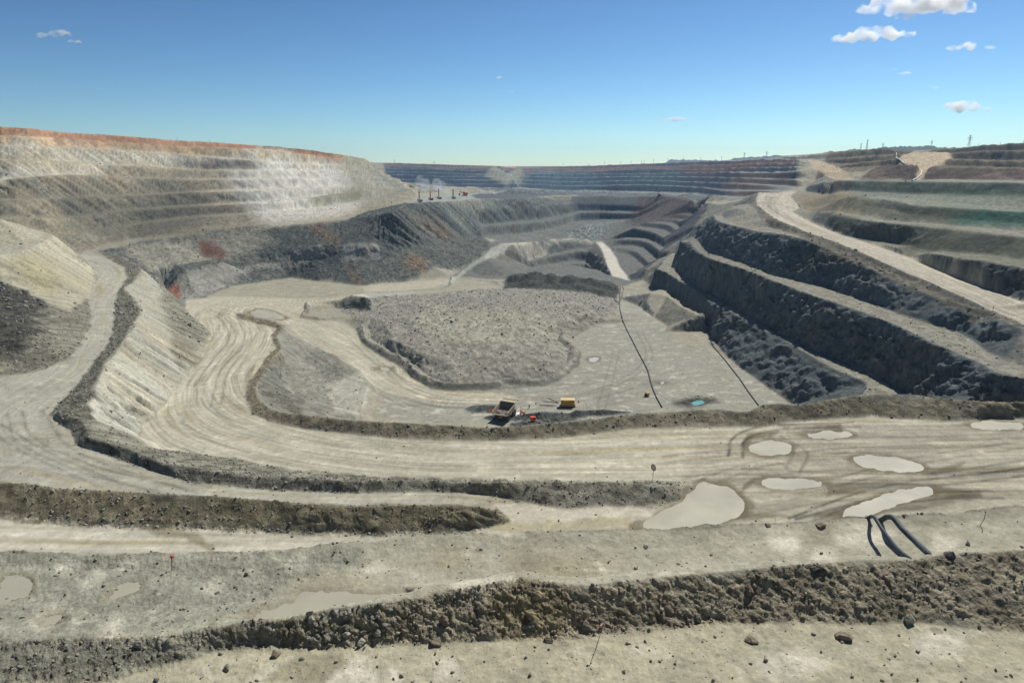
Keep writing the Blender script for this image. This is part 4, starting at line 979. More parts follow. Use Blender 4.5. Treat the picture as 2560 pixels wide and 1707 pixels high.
mul *= 1 + vf * (.35 * fbm(gx / 13, gy / 13, 4, 451, .65) + .15 * fbm(gx / 110, gy / 110, 3, 453))
mul = np.clip(mul, .3, 1.9)
VC[..., :3] *= mul[..., None]
warm = np.clip(fbm(gx / 25 + 3, gy / 25, 4, 421, .6) * 1.5 + .6 * fol, -1, 1) * hard
VC[..., 0] *= 1 + .09 * warm; VC[..., 2] *= 1 - .12 * warm
idx = np.arange(nv, dtype=np.int32).reshape(NA, NN)
quad = np.stack([idx[:-1, :-1], idx[1:, :-1], idx[1:, 1:], idx[:-1, 1:]], -1)

def terrain_material():
    m = bpy.data.materials.new('ground_rock'); m.use_nodes = True
    nt = m.node_tree; N = nt.nodes; L = nt.links
    b = N['Principled BSDF']; b.inputs['Roughness'].default_value = .92; b.inputs['Specular IOR Level'].default_value = .12
    at = N.new('ShaderNodeAttribute'); at.attribute_name = 'tone'
    ru = N.new('ShaderNodeAttribute'); ru.attribute_name = 'stony'
    tc = N.new('ShaderNodeTexCoord')
    def noise(scale, det, rough):
        n = N.new('ShaderNodeTexNoise'); n.inputs['Scale'].default_value = scale; n.inputs['Detail'].default_value = det; n.inputs['Roughness'].default_value = rough
        L.new(tc.outputs['Object'], n.inputs['Vector']); return n
    n1 = noise(.55, 7, .68); n2 = noise(5.5, 5, .65)
    def mr(src, a, b_):
        r = N.new('ShaderNodeMapRange'); r.inputs['From Min'].default_value = .28; r.inputs['From Max'].default_value = .72
        r.inputs['To Min'].default_value = a; r.inputs['To Max'].default_value = b_
        L.new(src, r.inputs['Value']); return r.outputs['Result']
    f1 = mr(n1.outputs['Fac'], .62, 1.36); f2 = mr(n2.outputs['Fac'], .7, 1.28)
    def math_(op, a, b_=None, c=None):
        q = N.new('ShaderNodeMath'); q.operation = op
        for k, v in enumerate((a, b_, c)):
            if v is None: continue
            if isinstance(v, (int, float)): q.inputs[k].default_value = v
            else: L.new(v, q.inputs[k])
        return q.outputs[0]
    w_ = math_('MULTIPLY_ADD', ru.outputs['Fac'], .75, .33)
    w_.node.use_clamp = True
    f = math_('SUBTRACT', math_('MULTIPLY', f1, f2), 1.0)
    f = math_('MULTIPLY_ADD', f, w_, 1.0)
    def stones(scale, thr, lo, hi):
        v = N.new('ShaderNodeTexVoronoi'); v.inputs['Scale'].default_value = scale; L.new(tc.outputs['Object'], v.inputs['Vector'])
        sep = N.new('ShaderNodeSeparateColor'); L.new(v.outputs['Color'], sep.inputs[0])
        inside = math_('LESS_THAN', v.outputs['Distance'], math_('MULTIPLY', sep.outputs[0], thr))
        amp = N.new('ShaderNodeMapRange'); amp.inputs['To Min'].default_value = lo; amp.inputs['To Max'].default_value = hi; L.new(sep.outputs[1], amp.inputs['Value'])
        return math_('MULTIPLY_ADD', math_('MULTIPLY', inside, w_), amp.outputs['Result'], 1.0)
    f = math_('MULTIPLY', f, stones(1.1, .34, -.65, .45))
    f = math_('MULTIPLY', f, stones(3.4, .36, -.6, .4))
    f = math_('MULTIPLY', f, stones(11.0, .4, -.5, .35))
    mu = f.node
    mx = N.new('ShaderNodeVectorMath'); mx.operation = 'SCALE'; L.new(at.outputs['Color'], mx.inputs[0]); L.new(mu.outputs[0], mx.inputs['Scale'])
    L.new(mx.outputs[0], b.inputs['Base Color'])
    ad = N.new('ShaderNodeMath'); ad.operation = 'ADD'; L.new(n1.outputs['Fac'], ad.inputs[0])
    m2 = N.new('ShaderNodeMath'); m2.operation = 'MULTIPLY'; m2.inputs[1].default_value = .12; L.new(n2.outputs['Fac'], m2.inputs[0]); L.new(m2.outputs[0], ad.inputs[1])
    st_ = N.new('ShaderNodeMath'); st_.operation = 'MULTIPLY_ADD'; st_.inputs[1].default_value = .75; st_.inputs[2].default_value = .12; L.new(ru.outputs['Fac'], st_.inputs[0])
    bp = N.new('ShaderNodeBump'); bp.inputs['Distance'].default_value = .9; L.new(ad.outputs[0], bp.inputs['Height']); L.new(st_.outputs[0], bp.inputs['Strength'])
    L.new(bp.outputs[0], b.inputs['Normal'])
    return m
MT = terrain_material()
def sheet(name, sel, kind='structure'):
    """one object out of the selected quads of the survey mesh"""
    q = quad[sel].reshape(-1, 4)
    used = np.zeros(nv, bool); used[q.reshape(-1)] = True
    new = np.cumsum(used, dtype=np.int64) - 1
    q = new[q].astype(np.int32); n = int(used.sum())
    me = bpy.data.meshes.new(name)
    me.vertices.add(n); me.vertices.foreach_set('co', V3.reshape(-1, 3)[used].reshape(-1))
    me.loops.add(q.size); me.loops.foreach_set('vertex_index', q.reshape(-1))
    me.polygons.add(len(q)); me.polygons.foreach_set('loop_start', np.arange(0, q.size, 4, dtype=np.int32))
    me.update(calc_edges=True)
    a = me.attributes.new('tone', 'FLOAT_COLOR', 'POINT'); a.data.foreach_set('color', VC.reshape(-1, 4)[used].reshape(-1))
    a = me.attributes.new('stony', 'FLOAT', 'POINT'); a.data.foreach_set('value', VR.reshape(-1)[used])
    me.materials.append(MT)
    o = bpy.data.objects.new(name, me); S.collection.objects.link(o); o['kind'] = kind
    return o
VX = V3[:-1, :-1, 0]; VY = V3[:-1, :-1, 1]
def vsel(P, world=False):
    return in_poly(VX, VY, P if world else hits(P))
taken = np.zeros(VX.shape, bool)
for nm_, P_, w_ in (('haul_road', haul, False), ('haul_road', Rw, True), ('dirt_road', near_road, False), ('near_ledge', nb + [(272,1900),(0,1900)][:0], False)):
    s_ = vsel(P_, w_) & ~taken
    if s_.any(): sheet(nm_, s_); taken |= s_
sheet('terrain', ~taken)
# ------------------------------------------------------------------ builders
COLL = S.collection
random.seed(4)
_mats = {}
def mat(name, rgb, rough=.7, metal=0, var=.12, scale=3.0, bump=0, spec=.3):
    if name in _mats: return _mats[name]
    m = bpy.data.materials.new(name); m.use_nodes = True; N = m.node_tree.nodes; L = m.node_tree.links
    b = N['Principled BSDF']; b.inputs['Roughness'].default_value = rough; b.inputs['Metallic'].default_value = metal
    b.inputs['Specular IOR Level'].default_value = spec
    tc = N.new('ShaderNodeTexCoord'); n = N.new('ShaderNodeTexNoise'); n.inputs['Scale'].default_value = scale; n.inputs['Detail'].default_value = 5
    L.new(tc.outputs['Object'], n.inputs['Vector'])
    mr = N.new('ShaderNodeMapRange'); mr.inputs['From Min'].default_value = .3; mr.inputs['From Max'].default_value = .7
    mr.inputs['To Min'].default_value = 1 - var; mr.inputs['To Max'].default_value = 1 + var
    L.new(n.outputs['Fac'], mr.inputs['Value'])
    v = N.new('ShaderNodeVectorMath'); v.operation = 'SCALE'; v.inputs[0].default_value = rgb; L.new(mr.outputs['Result'], v.inputs['Scale'])
    L.new(v.outputs[0], b.inputs['Base Color'])
    if bump:
        bp = N.new('ShaderNodeBump'); bp.inputs['Strength'].default_value = .6; bp.inputs['Distance'].default_value = bump
        L.new(n.outputs['Fac'], bp.inputs['Height']); L.new(bp.outputs[0], b.inputs['Normal'])
    _mats[name] = m
    return m
def ground(x, y):
    return float(sample(HW, np.array([x], dtype=np.float64), np.array([y], dtype=np.float64))[0])
RMIN = 5
def spot(px, py):
    q = hit(px, py, HW); return Vector((q[0], q[1], ground(q[0], q[1])))
def link(name, me, parent=None, loc=None, rot=None):
    o = bpy.data.objects.new(name, me); COLL.objects.link(o)
    if parent: o.parent = parent
    if loc is not None: o.location = loc
    if rot is not None: o.rotation_euler = rot
    return o
def tag(o, label, cat, group=None):
    o['label'] = label; o['category'] = cat
    if group: o['group'] = group
    return o
def thing(name, label, cat, loc, rz=0, group=None):
    o = link(name, None, None, loc, (0, 0, rz)); o.empty_display_size = .5
    return tag(o, label, cat, group)
def part(name, bm, m, parent=None, smooth=False):
    bmesh.ops.recalc_face_normals(bm, faces=bm.faces)
    me = bpy.data.meshes.new(name); bm.to_mesh(me); bm.free(); me.materials.append(m)
    if smooth: me.shade_smooth()
    return link(name, me, parent)
def box(bm, c, s, rot=None, bev=0):
    r = bmesh.ops.create_cube(bm, size=1)
    M = Matrix.Translation(c) @ (rot.to_4x4() if rot else Matrix()) @ Matrix.Diagonal((*s, 1))
    bmesh.ops.transform(bm, matrix=M, verts=r['verts'])
    if bev:
        ed = list({e for v in r['verts'] for e in v.link_edges})
        bmesh.ops.bevel(bm, geom=ed, offset=bev, segments=2, affect='EDGES')
def bar(bm, a, b, w, w2=None, n=4):
    a, b = Vector(a), Vector(b); d = b - a; L = d.length
    r = bmesh.ops.create_cone(bm, cap_ends=True, segments=n, radius1=w, radius2=w if w2 is None else w2, depth=L)
    M = Matrix.Translation((a + b) / 2) @ d.to_track_quat('Z', 'Y').to_matrix().to_4x4()
    bmesh.ops.transform(bm, matrix=M, verts=r['verts'])
def tube(bm, pts_, rad, n=8):
    P = [Vector(p) for p in pts_]; rings = []
    for i, p in enumerate(P):
        t = (P[min(i + 1, len(P) - 1)] - P[max(i - 1, 0)]).normalized()
        u = t.cross(Vector((0, 0, 1)));
        if u.length < 1e-3: u = Vector((1, 0, 0))
        u.normalize(); v = u.cross(t)
        rings.append([bm.verts.new(p + (u * math.cos(k * 2 * math.pi / n) + v * math.sin(k * 2 * math.pi / n)) * rad) for k in range(n)])
    for a, b in zip(rings[:-1], rings[1:]):
        for k in range(n): bm.faces.new((a[k], a[(k + 1) % n], b[(k + 1) % n], b[k]))
    bm.faces.new(rings[0]); bm.faces.new(rings[-1][::-1])
def lathe(bm, prof, n=20, axis='X', c=(0, 0, 0)):
    rings = []
    for r, h in prof:
        rr_ = []
        for k in range(n):
            a = 2 * math.pi * k / n
            p = (h, r * math.cos(a), r * math.sin(a)) if axis == 'X' else (r * math.cos(a), r * math.sin(a), h)
            rr_.append(bm.verts.new(Vector(p) + Vector(c)))
        rings.append(rr_)
    for a, b in zip(rings[:-1], rings[1:]):
        for k in range(n): bm.faces.new((a[k], a[(k + 1) % n], b[(k + 1) % n], b[k]))
    bm.faces.new(rings[0]); bm.faces.new(rings[-1][::-1])
def prism(bm, poly, x0, x1):
    """polygon in the y-z plane extruded along x"""
    a = [bm.verts.new((x0, y, z)) for y, z in poly]; b = [bm.verts.new((x1, y, z)) for y, z in poly]
    n = len(poly)
    for k in range(n): bm.faces.new((a[k], a[(k + 1) % n], b[(k + 1) % n], b[k]))
    bm.faces.new(a[::-1]); bm.faces.new(b)
def copy_tree(o, parent=None):
    c = o.copy(); COLL.objects.link(c); c.parent = parent
    for ch in list(o.children): copy_tree(ch, c)
    return c

# ------------------------------------------------------------------ water
def puddle(Q, z, m):
    cx = sum(q[0] for q in Q) / len(Q); cy = sum(q[1] for q in Q) / len(Q)
    bm = bmesh.new(); n = 72; outer = []
    for k in range(n):
        t = k / n * len(Q); i = int(t); f_ = t - i
        p = [Q[i][j] * (1 - f_) + Q[(i + 1) % len(Q)][j] * f_ for j in (0, 1)]
        g = 1.16
        outer.append(bm.verts.new((cx + (p[0] - cx) * g, cy + (p[1] - cy) * g, z)))
    c = bm.verts.new((cx, cy, z))
    for k in range(n): bm.faces.new((outer[k], outer[(k + 1) % n], c))
    o = part('puddle', bm, m); o['kind'] = 'structure'
    return o
WM = {'mud': mat('muddy_water', (.39, .368, .275), .4, var=.16, scale=.12, spec=.25), 'mudn': mat('muddy_water_near', (.36, .34, .26), .4, var=.06, scale=.6, spec=.25),
      'whitew': mat('pale_water', (.46, .46, .42), .4, var=.05), 'teal': mat('turquoise_water', (.14, .36, .33), .25, var=.12, scale=.2)}
for q_, (nm_, P_, mt_, e_, lb_) in enumerate(PUDDLES):
    Q, z = PUD[q_]
    puddle(Q, z, WM[{'mudf': 'mud', 'mudr': 'mud', 'tealw': 'teal'}.get(mt_, mt_)])

# ------------------------------------------------------------------ stones
def rock_bm(seed, sub=1, flat=.75, jag=.3):
    rnd = random.Random(seed); bm = bmesh.new()
    bmesh.ops.create_icosphere(bm, subdivisions=sub, radius=1)
    cut = [(Vector((rnd.uniform(-1, 1), rnd.uniform(-1, 1), rnd.uniform(-.6, 1))).normalized(), rnd.uniform(.42, .8)) for _ in range(13)]
    for v in bm.verts:
        for n, d in cut:
            k = v.co.dot(n)
            if k > d: v.co -= n * (k - d)
        v.co *= 1 + rnd.uniform(-jag, jag) * .35
        v.co.z *= flat
    return bm
def rock_arrays(k):
    bm = rock_bm(k, 1, .8, .7); bm.verts.ensure_lookup_table()
    V = np.array([v.co[:] for v in bm.verts], f32); F = np.array([[v.index for v in f.verts] for f in bm.faces], np.int32); bm.free()
    return V, F
ROCKS = [rock_arrays(k) for k in range(14)]
_rng = np.random.RandomState(11)
def scatter(name, X, Y, size, m, sink=.25):
    Zg = sample(HW, X, Y); n = len(X); Vs = []; Fs = []; off = 0
    # ground sheet is displaced: sample normal-ish height only
    for k in range(len(ROCKS)):
        sel = np.arange(n)[k::len(ROCKS)]
        if not len(sel): continue
        V, F = ROCKS[k]
        a = _rng.rand(len(sel)) * 6.283; c, s_ = np.cos(a), np.sin(a); sz = size[sel]
        e = .55 + _rng.rand(len(sel), 3) * .9
        P = V[None] * e[:, None, :] * sz[:, None, None]
        Px = P[..., 0] * c[:, None] - P[..., 1] * s_[:, None]; Py = P[..., 0] * s_[:, None] + P[..., 1] * c[:, None]
        Q = np.stack([Px + X[sel][:, None], Py + Y[sel][:, None], P[..., 2] + (Zg[sel] + sz * (.5 - sink))[:, None]], -1)
        Vs.append(Q.reshape(-1, 3)); Fs.append((F[None] + (np.arange(len(sel)) * len(V))[:, None, None]).reshape(-1, 3) + off); off += len(sel) * len(V)
    V = np.concatenate(Vs).astype(f32); F = np.concatenate(Fs).astype(np.int32)
    me = bpy.data.meshes.new(name); me.vertices.add(len(V)); me.vertices.foreach_set('co', V.reshape(-1))
    me.loops.add(F.size); me.loops.foreach_set('vertex_index', F.reshape(-1)); me.polygons.add(len(F)); me.polygons.foreach_set('loop_start', np.arange(0, F.size, 3, dtype=np.int32))
    me.update(calc_edges=True); me.materials.append(m)
    o = link(name, me); o['kind'] = 'stuff'
    return o
def stone_mat(name, rgb):
    m = bpy.data.materials.new(name); m.use_nodes = True; N = m.node_tree.nodes; L = m.node_tree.links
    b = N['Principled BSDF']; b.inputs['Roughness'].default_value = .9; b.inputs['Specular IOR Level'].default_value = .15
    g = N.new('ShaderNodeNewGeometry'); r = N.new('ShaderNodeMapRange'); r.inputs['To Min'].default_value = .65; r.inputs['To Max'].default_value = 1.5
    L.new(g.outputs['Random Per Island'], r.inputs['Value'])
    v = N.new('ShaderNodeVectorMath'); v.operation = 'SCALE'; v.inputs[0].default_value = rgb; L.new(r.outputs['Result'], v.inputs['Scale']); L.new(v.outputs[0], b.inputs['Base Color'])
    return m
def pick(mfield, n, rmin, rmax, amin=-38, amax=38, pw=1.0):
    """random plan points, kept with the probability given by a survey-grid field"""
    a = np.radians(_rng.uniform(amin, amax, n * 6)); r = np.sqrt(_rng.uniform(rmin ** 2, rmax ** 2, n * 6)) if pw == 1 else rmin * (rmax / rmin) ** _rng.rand(n * 6)
    x = r * np.sin(a); y = r * np.cos(a); w = sample(mfield, x, y)
    k = _rng.rand(len(x)) < w
    return x[k][:n], y[k][:n]
SM_G = stone_mat('grey_stone', (.24, .235, .20)); SM_B = stone_mat('brown_stone', (.24, .215, .165))
SM_H = stone_mat('heap_stone', (.34, .33, .28))
x, y = pick(np.clip(RUB, 0, 1) * (hm > .4), 2600, 250, 480, -14, 10)
scatter('rubble', x, y, .12 + .7 * _rng.rand(len(x)) ** 4, SM_H)
x, y = pick(np.clip(RUB * 1.2, 0, 1) ** 2 * (hm < .5), 15000, 95, 320, pw=2)
scatter('rubble', x, y, (.08 + .42 * _rng.rand(len(x)) ** 6) * (np.hypot(x, y) / 180) ** .5, SM_G)
x, y = pick(np.clip(RUB * 1.1, 0, 1) ** 4 * (RR > 300), 6000, 330, 760, -38, 30, pw=2)
scatter('rubble', x, y, .25 + .9 * _rng.rand(len(x)) ** 4, SM_G)
x, y = pick(np.clip(RUB, 0.0, 1) ** 1.5 * NEARm, 12000, 24, 52, -41.5, 41.5, pw=2)
scatter('pebbles', x, y, .015 + .13 * _rng.rand(len(x)) ** 9, SM_B, .2)
x, y = pick(np.clip(.25 + 0 * RUB, 0, 1) * NEARm, 5500, 24, 52, -41.5, 41.5, pw=2)
scatter('pebbles', x, y, .010 + .055 * _rng.rand(len(x)) ** 6, SM_G, .2)
x, y = pick((1 - np.clip(RUB * 2, 0, 1)) * (1 - SMO * .9) * (RR > 95), 3500, 100, 330, pw=2)
scatter('rubble', x, y, .08 + .22 * _rng.rand(len(x)) ** 5, SM_G)

RM = [mat('rock_grey', (.22, .215, .18), .92, var=.35, scale=2.5, bump=.15), mat('rock_brown', (.20, .165, .12), .92, var=.35, scale=2.5, bump=.15), mat('rock_pale', (.34, .33, .27), .92, var=.3, scale=2.5, bump=.15), mat('rock_dark', (.12, .115, .10), .92, var=.35, scale=2.5, bump=.15)]
def boulder(px, py, wpx, seed, label, m=0, flat=.8, group=None, tall=1.0):
    q = spot(px, py + wpx * .3); dist = math.hypot(q.x, q.y) / CP
    r = wpx / 2 * dist / FOC
    bm = rock_bm(seed, 3, flat, .12)
    for v in bm.verts: v.co *= 1 + .05 * math.sin(v.co.x * 9 + seed) * math.cos(v.co.y * 7 + v.co.z * 8)
    o = part('boulder', bm, RM[m]); o.location = (q.x, q.y, q.z + r * flat * .35 * tall); o.scale = (r, r, r * tall); o.rotation_euler = (0, 0, seed * 1.3)
    return tag(o, label, 'boulder', group)
BL = [
 (343,1606,32,1,'large dark grey boulder standing alone on the stony ground at lower left',0,.9),
 (566,1664,26,2,'rounded boulder casting a shadow on pale ground by the dried mud',0,.8),
 (615,1433,15,3,'small jagged dark rock above the wide puddle',3,.9),
 (541,1478,16,4,'flat dark rock lying left of the wide puddle',3,.5),
 (691,1628,34,5,'lumpy soil covered boulder below the heap of broken rocks',1,.7),
 (754,1642,18,6,'small boulder at the top edge of the cracked dried mud',0,.7),
 (732,1686,17,7,'flat stone lying in the middle of the cracked dried mud',2,.45),
 (392,1696,18,8,'dark rock at the bottom edge left of the dried mud',3,.8),
 (1088,1594,44,9,'broad brown boulder at the foot of the ridge right of the rock heap',1,.6),
 (1113,1544,36,10,'pointed reddish brown boulder halfway up the ridge',1,1.1),
 (947,1506,26,11,'dark slab on top of the ridge above the rock heap',3,.6),
 (1555,1470,30,12,'reddish boulder near the top of the ridge below the bare ledge',1,.7),
 (1873,1472,28,13,'upright brown boulder on the upper slope of the ridge',1,1.0),
 (2273,1546,34,14,'tall pale boulder leaning at the foot of the ridge on the right',2,1.2),
 (1748,1543,22,15,'grey boulder at the foot of the ridge above the bent stick',0,.9),
 (2107,1542,18,16,'small grey boulder on the lower slope left of the tall pale one',0,.7),
 (1879,1590,42,17,'wide crumbling clod of brown soil on the pale foreground',1,.45),
 (2113,1578,50,18,'biggest crumbling clod of soil on the pale foreground at right',1,.5),
 (1370,1590,34,19,'soft brown clod left of the bent stick',1,.55),
 (1615,1362,16,20,'dark rock in a small hollow on the bare ledge',3,.4),
 (1696,1406,13,21,'flat thin dark stone on the bare ledge above the ridge',3,.35),
 (1764,1413,9,22,'tiny dark stone next to the flat thin stone',3,.8),
 (2420,1357,15,23,'dark round stone right of the two black pipes',3,.8),
 (2053,1380,10,24,'small dark stone on whitish mud left of the pipes',3,.8),
 (2376,1380,28,25,'dark boulder on the crest of the ridge right of the pipes',3,.7),
 (2039,1413,28,26,'dark boulder on the crest of the ridge left of the pipes',3,.6),
 (1560,1675,15,27,'dark angular stone right of the bent stick on pale ground',3,.8),
 (1315,1640,13,28,'small grey stone left of the bent stick',0,.9),
 (1890,1300,7,29,'little dark rock on the brink of the bare ledge',3,.8),
 (2050,1305,30,30,'low brown lump of earth on the brink of the ledge',1,.4),
 (1920,1306,22,31,'flat brown lump of earth at the brink beside the short stake',1,.4),
 (660,1555,22,32,'brown rock at the near end of the wide puddle',1,.6),
 (905,1598,30,33,'large light grey block at the foot of the heap of broken rocks',2,.95),
 (868,1580,26,34,'second light block resting on the foot of the rock heap',2,.8),
]
for b in BL: boulder(b[0], b[1], b[2], b[3], b[4], b[5], b[6])
for k in range(52):
    t = random.random(); px = 770 + 215 * random.random(); py = 1527 - (px - 770) * .12 + random.random() ** .8 * 75
    boulder(px, py, random.uniform(9, 25), 100 + k, 'broken angular rock in the jumbled heap on the near ridge', random.choice([0, 0, 2, 2, 3]), random.uniform(.6, 1), 'rocks of the jumbled heap on the near ridge')

# ------------------------------------------------------------------ pipes and hoses
PB = mat('black_pipe', (.03, .035, .04), .6, var=.35, scale=4)
def hose(name, pp, rad, label, m=PB, lift=None, cat='hose', group=None, step=9, dx=0):
    P = []
    for (a, b) in zip(pp[:-1], pp[1:]):
        n = max(1, int(math.hypot(b[0] - a[0], b[1] - a[1]) / step))
        for k in range(n): P.append((a[0] + (b[0] - a[0]) * k / n, a[1] + (b[1] - a[1]) * k / n))
    P.append(pp[-1]); W_ = []
    for p in P:
        q = spot(*p)
        W_.append(Vector((q.x + dx, q.y, ground(q.x + dx, q.y) + rad * .8)))
    out = [W_[0]]
    for p in W_[1:]:
        if (p - out[-1]).length > .4: out.append(p)
    dense = []
    for a, b in zip(out[:-1], out[1:]):
        n = max(1, int((b - a).length / 2.0))
        for k in range(n):
            q = a.lerp(b, k / n); q.z = max(q.z, ground(q.x, q.y) + rad * .8); dense.append(q)
    dense.append(out[-1])
    bm = bmesh.new(); tube(bm, dense, rad, 8)
    return tag(part(name, bm, m, None, True), label, cat, group)
hose('hose', [(1551,716),(1550,735),(1549,757),(1550,776),(1557,801),(1568,828),(1581,852),(1595,880),(1608,904),(1619,926),(1626,953),(1633,975),(1641,994),(1655,1019)], .26, 'long black hose snaking over the pit floor to the berm')
hose('hose', [(1536,749),(1544,756),(1549,757)], .22, 'short side branch joining the long hose at the far end of the floor')
hose('hose', [(1555,716),(1559,722),(1556,735),(1552,752)], .22, 'short pale loop of hose beside the far end of the long hose')
wallp = [(1982,600),(1930,643),(1874,686),(1852,718),(1820,752),(1800,769),(1786,786),(1776,810),(1773,842),(1781,864),(1800,886),(1816,905),(1832,926),(1849,947),(1871,980),(1896,1014)]
hose('hose', wallp, .24, 'black hose hanging down the terraced wall, lower and longer one of the pair', group=None)
hose('hose', [(p[0] + 5, p[1] - 5) for p in wallp[:8]] + [(1790,790),(1779,812)], .2, 'thinner black hose hanging beside the longer one on the terraced wall')
WP = mat('white_pipe', (.62, .62, .58), .5)
RMIN = 300
hose('water_pipe', [(2241,384),(2240,396),(2252,403),(2261,411)], .7, 'white pipe running down the brown hill beside the upper haul road', WP, cat='pipe', step=3)
hose('water_pipe', [(2304,428),(2302,438),(2292,447),(2280,453)], .6, 'curved white pipe end on the brink above the green terraces', WP, cat='pipe', step=3)
RMIN = 5
def big_pipe(pp, d0, d1, label, rad=.165):
    n = len(pp); P = [Vector(D(p[0], p[1], d0 + (d1 - d0) * i / (n - 1))) for i, p in enumerate(pp)]
    P = [Vector(c) for c in catmull([tuple(p) for p in P], 6)]
    P.insert(0, P[0] + Vector((-.5, 2.2, -2.5))); P.append(P[-1] + Vector((.3, .5, -1.1)))
    bm = bmesh.new(); tube(bm, P, rad, 12)
    return tag(part('pipe', bm, mat('grey_black_pipe', (.045, .06, .07), .62, var=.4, scale=1.5), None, True), label, 'pipe')
d0 = math.hypot(*hit(2176, 1296, HW)[:2]); d1 = math.hypot(*hit(2278, 1404, HW)[:2])
big_pipe([(2178,1290),(2187,1294),(2205,1322),(2227,1351),(2249,1376),(2280,1400)], d0 - .2, d1 + .3, 'left of two big pipes arching from the brink to the near ridge', .11)
big_pipe([(2216,1292),(2232,1294),(2256,1322),(2286,1351),(2308,1372),(2322,1384)], d0 - .2, math.hypot(*hit(2324, 1399, HW)[:2]) + 1.0, 'right of two big pipes arching from the brink to the near ridge')

# ------------------------------------------------------------------ stakes and signs
SK = mat('old_wood', (.13, .09, .06), .9); RD = mat('red_paint', (.55, .05, .04), .6); PKM = mat('faded_pink', (.6, .33, .27), .7)
def stake(pts_px, label, w=.02, top=None, tr=.05, name='stake'):
    b = spot(*pts_px[0]); d = math.hypot(b.x, b.y); P = [Vector((b.x, b.y, b.z - .15))]
    for p in pts_px[1:]: P.append(Vector(D(p[0], p[1], d)))
    t = thing(name, label, 'stake', b); 
    bm = bmesh.new()
    for a, c in zip(P[:-1], P[1:]): bar(bm, a - b, c - b, w, n=6)
    part('post', bm, SK, t)
    if top:
        bm = bmesh.new(); bmesh.ops.create_icosphere(bm, subdivisions=2, radius=tr); bmesh.ops.translate(bm, vec=P[-1] - b, verts=bm.verts)
        part('marker_cap', bm, top, t)
    return t
stake([(429,1424),(429,1391)], 'thin upright stake with a red cap on the left ledge', .022, RD, .085)
stake([(2448,1313),(2461,1296),(2464,1279)], 'thin crooked stick with red tag on the right ledge', .018, RD, .05)
stake([(1938,1304),(1938,1291)], 'short dark stub of a stake on the brink above the ledge', .03)
stake([(2277,1285),(2277,1278)], 'tiny stake on the brink behind the right pipe', .02)
# bent stick: lower piece lies towards the viewer, upper piece stands
b0 = spot(1488, 1622); b1 = spot(1463, 1649)
t = thing('bent_stick', 'thin dark bent stick with a pink knob standing in the foreground', 'stick', b0)
bm = bmesh.new(); topp = Vector(D(1508, 1560, math.hypot(b0.x, b0.y) - .1))
bar(bm, Vector((0, 0, -.1)), topp - b0, .018, .014, 6); part('stem', bm, SK, t)
bm = bmesh.new(); bmesh.ops.create_icosphere(bm, subdivisions=2, radius=.065); bmesh.ops.translate(bm, vec=Vector(D(1502, 1564, math.hypot(b0.x, b0.y) - .1)) - b0, verts=bm.verts); part('knob', bm, PKM, t)
for px, py0, py1, lb in ((2482, 777, 764, 'small post on the edge of the pale haul road at right'), (1287, 1200, 1193, 'tiny pale marker post on top of the middle gravel berm')):
    b = spot(px, py0); d = math.hypot(b.x, b.y); t = thing('marker_post', lb, 'marker post', b)
    h = D(px, py1, d)[2] - b.z
    bm = bmesh.new(); bar(bm, (0, 0, -.3), (0, 0, h), .07, n=6); part('post', bm, SK, t)
    bm = bmesh.new(); box(bm, (0, 0, h * .85), (.35, .05, .3)); part('plate', bm, mat('cream_plate', (.6, .55, .35), .6), t)
# round traffic mirror-like sign on the berm
b = spot(1632, 1200); d = math.hypot(b.x, b.y); h = D(1631, 1168, d)[2] - b.z
t = thing('road_sign', 'round cream sign on a thin pole on the berm by the haul road', 'road sign', b)
bm = bmesh.new(); bar(bm, (0, 0, -.4), (0, 0, h - .3), .05, n=8); part('pole', bm, mat('rusty_pole', (.25, .15, .09), .8), t)
bm = bmesh.new(); bmesh.ops.create_cone(bm, cap_ends=True, segments=28, radius1=.5, radius2=.5, depth=.07)
Mx = Matrix.Translation((0, 0, h)) @ Matrix.Rotation(math.radians(-18), 4, 'Y') @ Matrix.Rotation(math.radians(80), 4, 'X') @ Matrix.Diagonal((.9, 1.5, 1, 1))
bmesh.ops.transform(bm, matrix=Mx, verts=bm.verts); part('disc', bm, mat('cream_disc', (.62, .58, .42), .5), t)
bm = bmesh.new(); 
for k in range(28):
    a0, a1 = k * 2 * math.pi / 28, (k + 1) * 2 * math.pi / 28
    bar(bm, Mx @ Vector((.5 * math.cos(a0), .5 * math.sin(a0), 0)), Mx @ Vector((.5 * math.cos(a1), .5 * math.sin(a1), 0)), .05, n=5)
part('rim', bm, mat('rim_red', (.35, .12, .06), .7), t)

